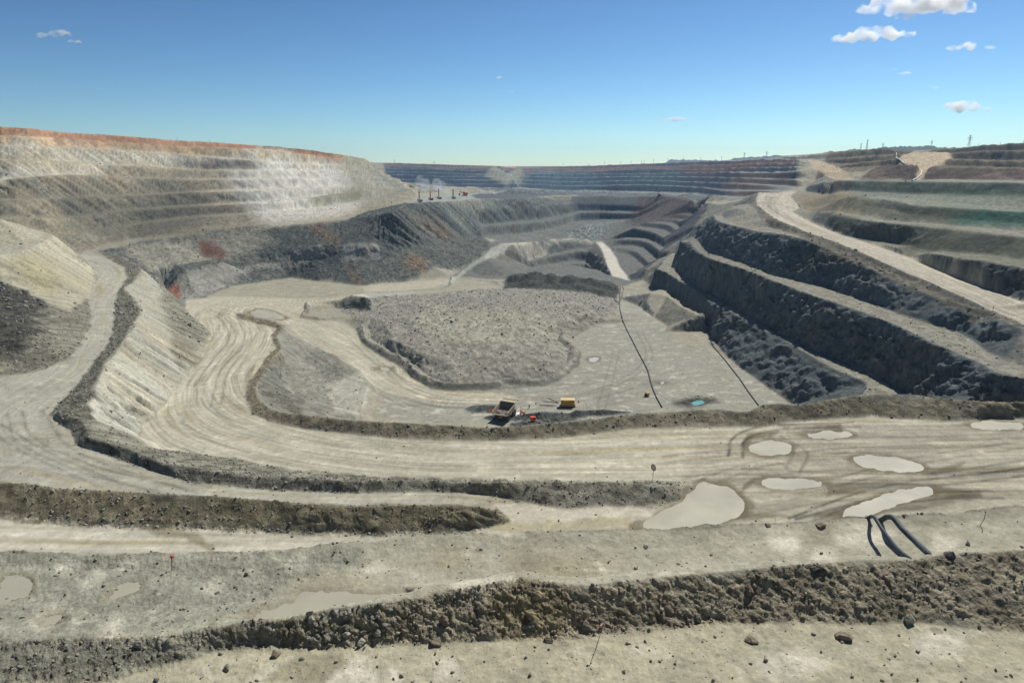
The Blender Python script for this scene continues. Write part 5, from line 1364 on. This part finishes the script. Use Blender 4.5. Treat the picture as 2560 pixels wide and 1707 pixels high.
# ------------------------------------------------------------------ dump truck
BEI = mat('dusty_cream_paint', (.42, .36, .24), .6, var=.2, scale=1.2); TYR = mat('dusty_tyre', (.07, .065, .055), .95, var=.3); DKS = mat('dark_steel', (.05, .045, .04), .7); RIM = mat('dusty_rim', (.38, .32, .20), .7); GLS = mat('dark_glass', (.02, .03, .04), .15); TRAY = mat('brown_tray', (.17, .13, .11), .7, var=.35, scale=1)  # tray floor browner and darker than the body paint
def wheel(parent, x, y, r, w, side):
    wb = bmesh.new(); prof = [(r * .55, -w / 2), (r * .9, -w / 2), (r, -w * .36), (r, w * .36), (r * .9, w / 2), (r * .55, w / 2)]
    lathe(wb, prof, 26, 'X', (x, y, r))
    for k in range(26):
        a = 2 * math.pi * k / 26; box(wb, (x, y + r * .99 * math.cos(a), r + r * .99 * math.sin(a)), (w * .8, .09, .09), Matrix.Rotation(a, 3, 'X'))
    o = part('wheel', wb, TYR, parent)
    rb = bmesh.new(); lathe(rb, [(r * .54, -w * .46), (r * .54, w * .46)], 20, 'X', (x, y, r)); lathe(rb, [(r * .2, side * w * .46), (r * .16, side * w * .6)], 12, 'X', (x, y, r))
    part('rim', rb, RIM, o)
    return o
tb = spot(1263, 1044)
truck = thing('dump_truck', 'huge dusty cream mining dump truck with open tray seen from behind', 'dump truck', tb, math.radians(-24))
truck.scale = (.95, .95, .95)
for sx in (-1, 1):
    wheel(truck, sx * 2.35, -2.2, 1.35, .8, sx); wheel(truck, sx * 1.45, -2.2, 1.35, .8, -sx); wheel(truck, sx * 2.25, 3.0, 1.35, .85, sx)
bm = bmesh.new()
box(bm, (-.75, .2, 1.75), (.35, 8.6, .55), None, .03); box(bm, (.75, .2, 1.75), (.35, 8.6, .55), None, .03)
for yy in (-3.6, -1.2, 1.2, 3.6): box(bm, (0, yy, 1.75), (1.2, .3, .4))
bar(bm, (-2.2, -2.2, 1.35), (2.2, -2.2, 1.35), .42, n=12); bar(bm, (-2.1, 3.0, 1.35), (2.1, 3.0, 1.35), .25, n=10)
bar(bm, (-.9, .6, 1.6), (-.9, -.6, 3.0), .16, n=8); bar(bm, (.9, .6, 1.6), (.9, -.6, 3.0), .16, n=8)
part('chassis', bm, DKS, truck)
bm = bmesh.new(); box(bm, (0, -3.95, 1.75), (1.5, .25, 1.2), None, .04); part('axle_box', bm, mat('rusty_orange', (.35, .16, .06), .7), truck)
bm = bmesh.new(); box(bm, (0, 3.9, 2.0), (5.0, 1.9, .3), None, .05); box(bm, (0, 4.6, 1.4), (4.8, .5, 1.2), None, .08); box(bm, (.6, 4.2, 2.7), (1.9, 1.3, 1.2), None, .06)
hood = part('bonnet', bm, BEI, truck)
bm = bmesh.new(); box(bm, (-1.6, 4.0, 3.1), (1.5, 1.5, 1.7), None, .08); cab = part('cab', bm, BEI, truck)
bm = bmesh.new(); box(bm, (-1.6, 4.755, 3.3), (1.2, .03, .8)); box(bm, (-2.355, 4.0, 3.3), (.03, 1.0, .8)); part('window', bm, GLS, cab)
bm = bmesh.new()
for i in range(5): bar(bm, (1.3 + .28 * i, 4.85, 2.1), (1.3 + .28 * i, 4.95, 3.0), .03)
bar(bm, (2.45, 4.8, 2.1), (2.45, 4.8, 3.2), .04); bar(bm, (2.45, 3.1, 2.1), (2.45, 3.1, 3.2), .04); bar(bm, (2.45, 3.1, 3.2), (2.45, 4.8, 3.2), .04); bar(bm, (2.45, 3.1, 2.7), (2.45, 4.8, 2.7), .04)
part('railing', bm, DKS, truck)
# tray: floor, two sides, front wall, canopy
side = [(-5.0, 2.55), (-5.0, 3.5), (1.9, 4.75), (2.6, 5.45), (1.9, 5.45), (1.5, 3.1), (-3.4, 2.35)]
side = [(-5.05, 2.75), (-4.9, 3.65), (1.3, 5.0), (1.9, 5.55), (2.6, 5.5), (1.6, 2.95), (-3.2, 2.3)]
bm = bmesh.new(); prism(bm, side, -3.05, -2.87); prism(bm, side, 2.87, 3.05)
for yy in np.linspace(-4.2, 1.2, 7):
    for sx in (-1, 1): box(bm, (sx * 3.1, yy, 2.9 + (yy + 5) * .17), (.12, .18, 1.1))
for sx in (-1, 1): bar(bm, (sx * 3.0, -4.95, 3.68), (sx * 3.0, 1.3, 5.05), .11, n=6)
tray = part('tray', bm, BEI, truck)
bm = bmesh.new(); prism(bm, [(-5.15, 2.78), (-5.15, 2.62), (-3.2, 2.2), (1.6, 2.8), (2.65, 5.35), (2.65, 5.5), (2.5, 5.45), (1.5, 2.98), (-3.2, 2.38)], -2.87, 2.87); part('tray_floor', bm, TRAY, tray)
bm = bmesh.new(); prism(bm, [(2.5, 5.38), (2.5, 5.52), (4.9, 5.62), (4.9, 5.5)], -3.05, 3.05); part('canopy', bm, BEI, tray)
bm = bmesh.new(); box(bm, (0, 4.95, 5.62), (6.2, .12, .3)); part('canopy_lip', bm, DKS, tray)
bm = bmesh.new(); box(bm, (0, -5.0, 2.72), (5.9, .35, .18), Matrix.Rotation(math.radians(-12), 3, 'X')); part('tail_lip', bm, BEI, tray)
# ------------------------------------------------------------------ other kit on the pit floor
YEL = mat('yellow_steel', (.55, .34, .05), .55, var=.15, scale=1.5); YEL2 = mat('pale_yellow_roof', (.72, .52, .2), .5); ORG = mat('orange_paint', (.75, .13, .04), .5); BLK = mat('black_gap', (.012, .012, .014), .8)
b = spot(1419, 1016); t = thing('yellow_cabin', 'yellow steel equipment cabin on skids near the truck', 'cabin', b, math.radians(-4))
bm = bmesh.new(); box(bm, (0, 0, 1.75), (5.0, 2.4, 2.3), None, .04)
for k in range(24): box(bm, (-2.4 + k * .209, -1.22, 1.75), (.06, .05, 2.2)); box(bm, (2.52, 0, 1.75), (.05, 2.2, 2.1)) if k == 0 else None
part('wall', bm, YEL, t)
bm = bmesh.new(); prism(bm, [(-1.35, 2.85), (-1.35, 2.95), (0, 3.2), (1.35, 2.95), (1.35, 2.85)], -2.65, 2.65); part('roof', bm, YEL2, t)
bm = bmesh.new(); box(bm, (1.7, -1.26, 1.6), (.9, .06, 1.9), None, .01); dr = part('door', bm, mat('yellow_door', (.45, .27, .04), .6), t)
bm = bmesh.new(); box(bm, (1.4, -1.31, 1.6), (.06, .06, .2)); part('handle', bm, DKS, dr)
bm = bmesh.new(); box(bm, (0, -.9, .3), (5.8, .25, .35)); box(bm, (0, .9, .3), (5.8, .25, .35)); 
for k in range(5): box(bm, (-2.3 + k * 1.15, 0, .5), (.2, 2.0, .2))
part('skid', bm, BLK, t)
bm = bmesh.new(); box(bm, (-.6, -1.27, 2.55), (1.6, .04, .2)); part('name_plate', bm, mat('white_plate', (.75, .75, .7), .5), t)
b2 = spot(1396, 1012); t = thing('cable_gantry', 'two slanting dark lattice poles leaning out left of the yellow cabin', 'gantry', b2)
for e in ((-29, -17), (-43, -9)):
    bm = bmesh.new(); a = Vector((0, 0, .6)); c = Vector(D(1397 + e[0], 1011 + e[1], math.hypot(b2.x, b2.y))) - b2
    bar(bm, a, c, .12, .09, 6); bar(bm, a + Vector((0, 0, .6)), c, .08, .05, 5)
    for k in range(6): q = a.lerp(c, k / 6); bar(bm, q, q + Vector((0, 0, .6 * (1 - k / 6))), .05, n=4)
    part('pole', bm, DKS, t)
hose('cable', [(1348,1013),(1370,1013),(1392,1014)], .1, 'thin black cable lying between the poles and the spoil heap', cat='cable')
b = spot(1332, 1052); t = thing('generator', 'small orange generator box with a dark panel beside the truck', 'generator', b, math.radians(12))
bm = bmesh.new(); box(bm, (0, 0, .95), (1.9, 1.3, 1.3), None, .08); part('housing', bm, ORG, t)
bm = bmesh.new(); box(bm, (.25, -.66, .95), (.6, .04, .7)); part('panel', bm, BLK, t)
for sx in (-.6, .6):
    bm = bmesh.new(); lathe(bm, [(.28, sx - .1), (.28, sx + .1)], 14, 'X', (0, 0, .28)); part('wheel', bm, TYR, t)
bm = bmesh.new(); bar(bm, (-.9, -.6, 1.6), (-.9, .6, 1.6), .04); part('handle', bm, DKS, t); bm = bmesh.new(); bar(bm, (.5, 0, 1.6), (.5, 0, 2.0), .06, n=8); part('exhaust', bm, DKS, t)
b = spot(1617, 991); t = thing('pump', 'small yellow pump trailer standing by the long hose', 'pump', b, math.radians(20))
bm = bmesh.new(); box(bm, (.3, 0, 1.0), (1.2, 1.0, 1.0), None, .12); part('tank', bm, YEL, t)
bm = bmesh.new(); box(bm, (-.6, 0, .8), (.6, .8, .8), None, .05); bar(bm, (-.6, 0, 1.2), (-.6, 0, 1.7), .06, n=6); bar(bm, (-.3, .3, 1.2), (-.3, .3, 1.6), .06, n=6); part('motor', bm, BLK, t)
bm = bmesh.new(); box(bm, (0, 0, .35), (2.2, .9, .12)); bar(bm, (-1.1, 0, .35), (-1.9, 0, .15), .06); part('frame', bm, DKS, t)
for sx in (-.5, .5):
    bm = bmesh.new(); lathe(bm, [(.27, sx - .08), (.27, sx + .08)], 14, 'X', (0, 0, .27)); part('wheel', bm, TYR, t)
for px, py, lb in ((1340, 1010, 'small orange marker cone between the person and the cabin poles'), (1446, 1005, 'small orange marker cone right of the yellow cabin')):
    b = spot(px, py); t = thing('traffic_cone', lb, 'traffic cone', b); bm = bmesh.new(); bar(bm, (0, 0, 0), (0, 0, .8), .28, .05, 12); part('body', bm, ORG, t); bm = bmesh.new(); box(bm, (0, 0, .03), (.7, .7, .06)); part('foot', bm, BLK, t)
# orange netting on posts on both sides of the truck
def netting(pp, label, rot=0):
    b = spot(*pp[0]); t = thing('safety_netting', label, 'netting', b); W_ = [spot(*p) - b for p in pp]
    for w in W_:
        bm = bmesh.new(); bar(bm, w + Vector((0, 0, -.2)), w + Vector((.15, 0, 2.2)), .06, n=6); part('post', bm, mat('rust_post', (.3, .1, .05), .8), t)
    bm = bmesh.new()
    for a, c in zip(W_[:-1], W_[1:]):
        for k in range(5):
            h = .2 + k * .22; bar(bm, a + Vector((0, 0, h)), c + Vector((0, 0, h * .8)), .045)
        n = max(2, int((c - a).length / .4))
        for k in range(n + 1):
            q = a.lerp(c, k / n); bar(bm, q + Vector((0, 0, .1)), q + Vector((0, 0, 1.1)), .04)
    part('net', bm, mat('orange_net', (.7, .14, .04), .7), t)
netting([(1219,1030),(1228,1029),(1234,1028)], 'orange safety netting on thin posts left of the truck')
netting([(1300,1028),(1303,1034),(1312,1037)], 'orange safety netting sagging between posts right of the truck')
# crumpled white sheet
b = spot(1288, 1036); bm = bmesh.new(); bmesh.ops.create_grid(bm, x_segments=14, y_segments=14, size=1)
for v in bm.verts:
    v.co.z = .45 + .35 * math.sin(v.co.x * 3.1 + 1) * math.cos(v.co.y * 2.7) + .12 * math.sin(v.co.x * 11) * math.sin(v.co.y * 9) + max(0, -v.co.x) * 1.1
    v.co.x *= 1.6; v.co.y *= 1.3 + .2 * math.sin(v.co.x * 5)
r_ = bmesh.ops.solidify(bm, geom=bm.faces, thickness=.04)
o = part('plastic_sheet', bm, mat('white_sheet', (.75, .75, .74), .5), None, True); o.location = b; tag(o, 'crumpled white sheet lying against the right wheels of the truck', 'sheet')

# ------------------------------------------------------------------ person
def skin(name, J, E_, m, parent, sub=2):
    me = bpy.data.meshes.new(name); me.from_pydata([j[:3] for j in J], E_, []); me.update()
    o = link(name, me, parent); o.modifiers.new('skin', 'SKIN'); ss = o.modifiers.new('sub', 'SUBSURF'); ss.levels = ss.render_levels = sub
    for i, j in enumerate(J):
        v = me.skin_vertices[0].data[i]; v.radius = (j[3], j[3] if len(j) < 5 else j[4]); v.use_root = (i == 0)
    me.materials.append(m); o.modifiers['skin'].use_smooth_shade = True
    return o
b = spot(1323, 1021)
pe = thing('person', 'person in a red jacket and dark trousers standing between truck and spoil heap', 'person', b, math.radians(150))
J = [(0,0,.95,.15,.12),(0,0,1.15,.14,.11),(0,0,1.38,.17,.11),(0,0,1.5,.06,.06),(0,-.01,1.58,.075,.085),(0,-.01,1.7,.085,.10),
     (.19,0,1.42,.06),(.25,.02,1.15,.045),(.24,-.06,.9,.035),(.24,-.08,.82,.03),(-.19,0,1.42,.06),(-.25,.02,1.15,.045),(-.23,-.08,.9,.035),(-.23,-.1,.82,.03),
     (.10,0,.88,.09),(.12,.0,.5,.065),(.13,.03,.1,.045),(.13,-.12,.04,.04),(-.10,0,.88,.09),(-.12,-.03,.5,.065),(-.13,.0,.1,.045),(-.13,-.14,.04,.04)]
E_ = [(0,1),(1,2),(2,3),(3,4),(4,5),(2,6),(6,7),(7,8),(8,9),(2,10),(10,11),(11,12),(12,13),(0,14),(14,15),(15,16),(16,17),(0,18),(18,19),(19,20),(20,21)]
body = skin('body', J, E_, mat('skin', (.4, .24, .17), .6), pe)
for sx in (-1, 1):
    for k in range(5):
        bm = bmesh.new(); x0 = sx * .24; y0 = -.08 - (.018 * k)
        bar(bm, (x0, y0 + .03, .80), (x0, y0 + .025, .70 - .01 * (2 - abs(k - 2)) if k < 4 else .76), .009, .007, 6); part('finger', bm, mat('skin', 0), body)
skin('jacket', [(0,0,.92,.17,.14),(0,0,1.15,.165,.135),(0,0,1.40,.19,.13),(.21,0,1.42,.075),(.27,.02,1.15,.06),(.25,-.05,.94,.05),(-.21,0,1.42,.075),(-.27,.02,1.15,.06),(-.24,-.07,.94,.05)], [(0,1),(1,2),(2,3),(3,4),(4,5),(2,6),(6,7),(7,8)], mat('red_jacket', (.45, .03, .04), .7), pe)
skin('trousers', [(0,0,.93,.15,.13),(.10,0,.82,.10),(.12,0,.5,.08),(.13,.03,.1,.06),(-.10,0,.82,.10),(-.12,-.03,.5,.08),(-.13,0,.1,.06)], [(0,1),(1,2),(2,3),(0,4),(4,5),(5,6)], mat('dark_trousers', (.03, .035, .06), .8), pe)
bm = bmesh.new(); bmesh.ops.create_uvsphere(bm, u_segments=16, v_segments=8, radius=.135); bmesh.ops.scale(bm, vec=(1, 1.1, .75), verts=bm.verts); bmesh.ops.translate(bm, vec=(0, -.01, 1.76), verts=bm.verts); part('hard_hat', bm, mat('white_plate', 0), pe, True)

# ------------------------------------------------------------------ drill rigs and diggers on the far bench
def drill(px, py, ptop, label, mc, bc):
    b = spot(px, py); d = math.hypot(b.x, b.y); h = D(px, ptop, d)[2] - b.z
    t = thing('drill_rig', label, 'drill rig', b, math.radians(random.uniform(-20, 20)), 'drill rigs in a row on the far bench')
    bm = bmesh.new()
    for sx in (-.5, .5):
        for sy in (-.5, .5): bar(bm, (sx, sy, 1.0), (sx, sy, h), .12)
    n = int(h / 1.5)
    for k in range(n):
        z0, z1 = 1 + (h - 1) * k / n, 1 + (h - 1) * (k + 1) / n
        for sy in (-.5, .5): bar(bm, (-.5, sy, z0), (.5, sy, z1), .12)
        for sx in (-.5, .5): bar(bm, (sx, -.5, z1), (sx, .5, z0), .12)
    bar(bm, (0, 0, .8), (0, 0, h * .98), .22, n=6); part('mast', bm, mc, t)
    bm = bmesh.new(); box(bm, (2.0, 0, 1.7), (3.0, 2.2, 1.3), None, .1); part('machine_house', bm, bc, t)
    bm = bmesh.new(); box(bm, (-1.6, 0, 1.9), (1.4, 1.6, 1.6), None, .1); cb = part('cab', bm, bc, t)
    bm = bmesh.new(); box(bm, (-1.6, -.82, 2.1), (1.1, .04, .8)); part('window', bm, GLS, cb)
    for sy in (-1.2, 1.2):
        bm = bmesh.new(); box(bm, (.9, sy, .45), (4.4, .6, .8), None, .2); part('track', bm, DKS, t)
DKM = mat('dark_mast', (.05, .045, .045), .7); RDM = mat('red_mast', (.30, .06, .05), .7); TNM = mat('tan_mast', (.28, .2, .12), .7)
drill(1048.5, 505, 478, 'drill rig with slim black mast, leftmost in the row', DKM, DKM)
drill(1076, 501, 479, 'drill rig with thick dark red mast, second in the row', RDM, mat('maroon', (.16, .05, .05), .7))
drill(1097, 498, 471, 'drill rig with thin tan mast and yellow base, third in the row', TNM, mat('ochre', (.4, .25, .06), .7))
drill(1133, 497.5, 473, 'drill rig with black mast raising white dust, nearest the red digger', DKM, TNM)
REDP = mat('digger_red', (.55, .07, .04), .55)
def digger(px, py, size, label, rz, boomup=False):
    b = spot(px, py); t = thing('digger', label, 'digger', b, rz)
    bm = bmesh.new()
    for sy in (-1.6, 1.6): box(bm, (0, sy, .7), (6.4, 1.0, 1.4), None, .4)
    part('track', bm, DKS, t)
    bm = bmesh.new(); box(bm, (-1.0, 0, 2.9), (5.2, 4.2, 2.4), None, .25); box(bm, (-3.4, 0, 2.6), (1.0, 4.0, 1.6), None, .2); part('machine_house', bm, REDP, t)
    bm = bmesh.new(); box(bm, (1.6, 1.3, 4.4), (1.8, 1.5, 1.9), None, .12); cb = part('cab', bm, REDP, t)
    bm = bmesh.new(); box(bm, (2.52, 1.3, 4.6), (.04, 1.2, 1.2)); box(bm, (1.6, .53, 4.6), (1.3, .04, 1.1)); part('window', bm, GLS, cb)
    bm = bmesh.new()
    if boomup: bar(bm, (1.2, -.4, 3.0), (-1.2, -.4, 12.5), .45, .3, 4); bar(bm, (-1.2, -.4, 12.5), (-.2, -.4, 8.6), .3, .25, 4)
    else: bar(bm, (1.2, -.4, 3.2), (5.6, -.4, 5.6), .55, .4, 4); bar(bm, (5.6, -.4, 5.6), (6.8, -.4, 2.6), .4, .35, 4)
    part('boom', bm, mat('pale_boom', (.6, .55, .5), .5) if boomup else REDP, t)
    bm = bmesh.new(); q = (-.1, -.4, 8.0) if boomup else (7.0, -.4, 1.8)
    prism(bm, [(-1.4, -.8), (1.4, -.8), (1.4, .9), (1.0, .9), (1.0, -.3), (-1.0, -.3), (-1.0, .9), (-1.4, .9)], -.8, .8); bmesh.ops.translate(bm, vec=q, verts=bm.verts); part('bucket', bm, DKS, t)
    t.scale = (size,) * 3
digger(1162, 490, 1.1, 'bright red mining digger working behind the drill rigs', math.radians(200))
digger(1647, 491, .8, 'red digger with pale raised boom on top of the reddish dump', math.radians(170), True)
# ------------------------------------------------------------------ dust over the bench
def volume_mat(name, dens, col=(1, 1, 1, 1), an=.2, noise=None):
    m = bpy.data.materials.new(name); m.use_nodes = True; n = m.node_tree.nodes; L = m.node_tree.links; n.clear()
    out = n.new('ShaderNodeOutputMaterial'); v = n.new('ShaderNodeVolumePrincipled'); v.inputs['Color'].default_value = col; v.inputs['Anisotropy'].default_value = an
    v.inputs['Density'].default_value = dens
    if noise:
        tc = n.new('ShaderNodeTexCoord'); nz = n.new('ShaderNodeTexNoise'); nz.inputs['Scale'].default_value = noise; nz.inputs['Detail'].default_value = 4
        L.new(tc.outputs['Object'], nz.inputs['Vector'])
        r = n.new('ShaderNodeMapRange'); r.inputs['From Min'].default_value = .36; r.inputs['From Max'].default_value = .62; r.inputs['To Max'].default_value = dens
        L.new(nz.outputs['Fac'], r.inputs['Value']); L.new(r.outputs['Result'], v.inputs['Density'])
    L.new(v.outputs[0], out.inputs['Volume']); return m
db = spot(1131, 497)
bm = bmesh.new(); dd = math.hypot(db.x, db.y)
for (px, py, r) in ((1131,497,1.3),(1128,492,2.2),(1124,486,3.2),(1119,479,4.4),(1112,473,5.6),(1104,466,7)):
    q = Vector(D(px, py, dd)); M_ = Matrix.Translation(q) @ Matrix.Diagonal((r, r, r * 1.1, 1)); bmesh.ops.create_icosphere(bm, subdivisions=2, radius=1, matrix=M_)
for (px, py, r) in ((1062,462,9),(1050,455,8),(1092,462,8)):
    q = Vector(D(px, py, dd + 150)); M_ = Matrix.Translation(q) @ Matrix.Diagonal((r, r, r * 1.3, 1)); bmesh.ops.create_icosphere(bm, subdivisions=2, radius=1, matrix=M_)
me = bpy.data.meshes.new('dust'); bm.to_mesh(me); bm.free(); me.materials.append(volume_mat('dust', .035, (.85, .9, .95, 1), .3, .16)); o = link('dust', me); o['kind'] = 'stuff'

# ------------------------------------------------------------------ pylons and poles along the rim
STL = mat('pylon_steel', (.16, .18, .2), .6)
def pylon(px, ybase, ytop, label, d=None, kind='pylon', group='pylons on the skyline'):
    if d is None: q = spot(px, ybase + 3); d = math.hypot(q.x, q.y)
    b = Vector(D(px, ybase + 2, d)); h = D(px, ytop, d)[2] - b.z
    t = thing(kind, label, kind.replace('_', ' '), b, 0, group); bm = bmesh.new(); w = h * .085; th = max(.12, h * .008)
    C4 = ((-1, -1), (1, -1), (1, 1), (-1, 1)); n = 6
    for k in range(n):
        z0, z1 = h * k / n, h * (k + 1) / n; w0, w1 = w * (1 - .85 * k / n), w * (1 - .85 * (k + 1) / n)
        for i in range(4):
            a, c = C4[i], C4[(i + 1) % 4]
            bar(bm, (a[0] * w0, a[1] * w0, z0), (a[0] * w1, a[1] * w1, z1), th); bar(bm, (a[0] * w0, a[1] * w0, z0), (c[0] * w1, c[1] * w1, z1), th * .7)
    part('lattice_tower', bm, STL, t)
    if kind == 'pylon':
        for z, L_ in ((.62, .2), (.76, .26), (.9, .16)):
            bm = bmesh.new(); bar(bm, (-h * L_, 0, h * z), (h * L_, 0, h * z), th * 1.2); bar(bm, (-h * L_, 0, h * z), (0, 0, h * (z + .05)), th * .8); bar(bm, (h * L_, 0, h * z), (0, 0, h * (z + .05)), th * .8); part('crossarm', bm, STL, t)
    else:
        bm = bmesh.new(); box(bm, (0, 0, h), (h * .14, h * .06, h * .06)); part('lamp_head', bm, STL, t)
pylon(2422, 365, 338, 'tallest pylon standing on the skyline at far right', 1700)
pylon(2328, 366, 351, 'pylon on the skyline behind the upper haul road', 2300)
pylon(2206, 371, 357, 'pylon rising behind the brown terraced hill', 2300)
pylon(2559, 360, 350, 'pylon cut by the right edge of the photo', 2000)
pylon(2166, 376, 351, 'dark lattice mast beside a floodlight above the brown hill', 1500, 'mast', None)
pylon(2151, 376, 359, 'slim floodlight mast left of the lattice mast', 1500, 'floodlight', None)
pylon(1916, 393, 378, 'second pylon from the left above the distant blue spoil bank', 3500)
pylon(1860, 395, 381, 'leftmost pylon above the distant blue spoil bank', 3500)
pylon(986, 411, 400, 'tall thin mast on the rim behind the white wall', 2500, 'mast', None)
poles = [(1084,408,403),(1087,408,403),(1408,412,407),(1472,411,408),(1511,410,404),(1552,409,403),(1577,409,402),(1604,408,401),(1610,408,400),(1634,407,399),(1669,403,396),(1708,401,393),(1752,400,393),(1804,400,391),(444,349,344),(525,356,350),(560,359,354),(2446,366,360),(2500,363,357),(1960,397,390),(1996,397,388),(1999,397,389)]
p0 = None
for i, (px, y0, y1) in enumerate(poles):
    q = spot(px, y0 + 3); b = Vector(D(px, y0 + 1.5, math.hypot(q.x, q.y) + 8)); h = D(px, y1, math.hypot(q.x, q.y))[2] - b.z
    t = thing('power_pole', 'thin dark power pole on the rim of the pit against the sky', 'power pole', b, 0, 'power poles along the rim')
    bm = bmesh.new(); th = .0002 * math.hypot(b.x, b.y); bar(bm, (0, 0, 0), (0, 0, h), th, n=5); part('post', bm, STL, t)
    bm = bmesh.new(); bar(bm, (-h * .12, 0, h * .9), (h * .12, 0, h * .9), th * .8); part('crossarm', bm, STL, t)

# ------------------------------------------------------------------ distant spoil banks
def bank(top, dist, depth, m, base=436):
    n = len(top); bm = bmesh.new(); rows = []
    T = []
    for a, b in zip(top[:-1], top[1:]):
        k_ = max(1, int((b[0] - a[0]) / 4))
        for k in range(k_): T.append((a[0] + (b[0] - a[0]) * k / k_, a[1] + (b[1] - a[1]) * k / k_))
    T.append(top[-1])
    for k, (f_, dd_) in enumerate(((0, -260), (.45, -120), (.55, -90), (1, 0), (1, 250), (0, 600))):
        r = []
        for px, py in T:
            p = Vector(D(px, py, dist)); z0 = -6.0; z = z0 + (p.z - z0) * f_ + (vnoise(np.array([px / 9.0]), np.array([k * 1.3]), 5)[0] * 5 if 0 < f_ else 0)
            s_ = (dist + dd_) / dist; r.append(bm.verts.new((p.x * s_, p.y * s_, z)))
        rows.append(r)
    for a, b in zip(rows[:-1], rows[1:]):
        for k in range(len(a) - 1): bm.faces.new((a[k], a[k + 1], b[k + 1], b[k]))
    o = part('hills', bm, m); o['kind'] = 'structure'
HM = mat('spoil_bank', (.10, .12, .12), .95, var=.3, scale=.02)
bank([(1662,408),(1676,399),(1712,400),(1790,401),(1802,405)], 4300, 300, HM)
bank([(1808,407),(1820,400),(1842,394),(1880,393),(1924,391),(1930,389),(2040,389),(2060,392)], 4300, 300, HM)
bank([(2040,395),(2066,382),(2080,379),(2112,379),(2128,374),(2145,373),(2160,377),(2176,372),(2210,369),(2254,366),(2337,365),(2352,370),(2400,370),(2440,372)], 3300, 300, mat('grassy_bank', (.10, .12, .08), .95, var=.3, scale=.02))

# ------------------------------------------------------------------ clouds
CM = volume_mat('cloud', .02, (1, 1, 1, 1), .5, .007)
def cloud(lobes, label, dist=9500):
    bm = bmesh.new(); rnd = random.Random(int(lobes[0][0]))
    for (px, py, rx, ry) in lobes:
        n = max(2, int(rx / ry * 3))
        for k in range(n * 3):
            u = rnd.uniform(-1, 1); v = rnd.uniform(-.5, 1.1) * math.sqrt(max(0, 1 - u * u)); rr_ = ry * rnd.uniform(.3, .62)
            q = Vector(D(px + u * rx * .85, py - v * ry * .75, dist)); s_ = dist / FOC
            M_ = Matrix.Translation(q + Vector((0, rnd.uniform(-1, 1) * ry * s_ * .6, 0))) @ Matrix.Diagonal((rr_ * s_ * 1.25, rr_ * s_ * 1.2, rr_ * s_ * .8, 1))
            bmesh.ops.create_icosphere(bm, subdivisions=2, radius=1, matrix=M_)
    me = bpy.data.meshes.new('cloud'); bm.to_mesh(me); bm.free()
    me.materials.append(CM); o = link('cloud', me)
    rm = o.modifiers.new('merge', 'REMESH'); rm.mode = 'VOXEL'; rm.voxel_size = max(14, (max(l[3] for l in lobes)) * 5.5 * .1)
    tx = bpy.data.textures.new('puff', 'CLOUDS'); tx.noise_scale = 90 if lobes[0][3] > 8 else 45; tx.noise_depth = 3
    dm = o.modifiers.new('puff', 'DISPLACE'); dm.texture = tx; dm.strength = 75 if lobes[0][3] > 8 else 35; dm.mid_level = .55; dm.texture_coords = 'GLOBAL'
    return tag(o, label, 'cloud')
cloud([(2230,22,78,22),(2330,12,95,30),(2400,22,34,18),(2265,44,28,7)], 'largest white cloud touching the top edge at upper right')
cloud([(2140,98,62,14),(2190,88,60,20),(2245,90,34,14)], 'second largest white cloud below and left of the largest one')
cloud([(2420,116,20,11),(2385,122,24,5)], 'small ragged cloud right of the second largest cloud')
cloud([(2475,120,14,6)], 'smallest wisp right of the small ragged cloud')
cloud([(2237,175,11,4),(2262,185,20,5)], 'pair of faint wisps merged below the second largest cloud')
cloud([(2338,220,18,4)], 'thin flat wisp above the puffy low cloud at right')
cloud([(2405,268,44,16),(2450,274,26,10)], 'puffy low cloud near the right edge')
cloud([(118,91,30,9),(148,87,28,12)], 'white cloud alone in the dark blue sky at upper left')
cloud([(187,105,18,5)], 'small faint cloud just below the upper left cloud')
cloud([(1249,195,12,5)], 'tiny cloud high in the middle of the sky')
cloud([(1277,230,13,4)], 'faint speck of cloud below the tiny middle cloud')
cloud([(1690,300,38,7)], 'flat white cloud low right of the middle of the sky')
cloud([(1516,341,10,5)], 'tiny round cloud low above the centre of the pit')
cloud([(1580,246,14,3)], 'faint thin wisp above the flat low cloud')
# ------------------------------------------------------------------ air
def make_haze():
    bm = bmesh.new(); bmesh.ops.create_cube(bm, size=1)
    bmesh.ops.scale(bm, vec=(12400, 12400, 300), verts=bm.verts)
    bmesh.ops.translate(bm, vec=(0, 0, 30), verts=bm.verts)
    me = bpy.data.meshes.new('haze'); bm.to_mesh(me); bm.free()
    o = bpy.data.objects.new('haze', me); S.collection.objects.link(o); o['kind'] = 'stuff'
    m = bpy.data.materials.new('haze'); m.use_nodes = True; n = m.node_tree.nodes; n.clear()
    out = n.new('ShaderNodeOutputMaterial'); v = n.new('ShaderNodeVolumePrincipled')
    v.inputs['Color'].default_value = (.48, .72, 1, 1); v.inputs['Density'].default_value = HAZE_DENSITY
    v.inputs['Anisotropy'].default_value = .2
    m.node_tree.links.new(v.outputs[0], out.inputs['Volume']); me.materials.append(m)
HAZE_DENSITY = 0.00008
make_haze()
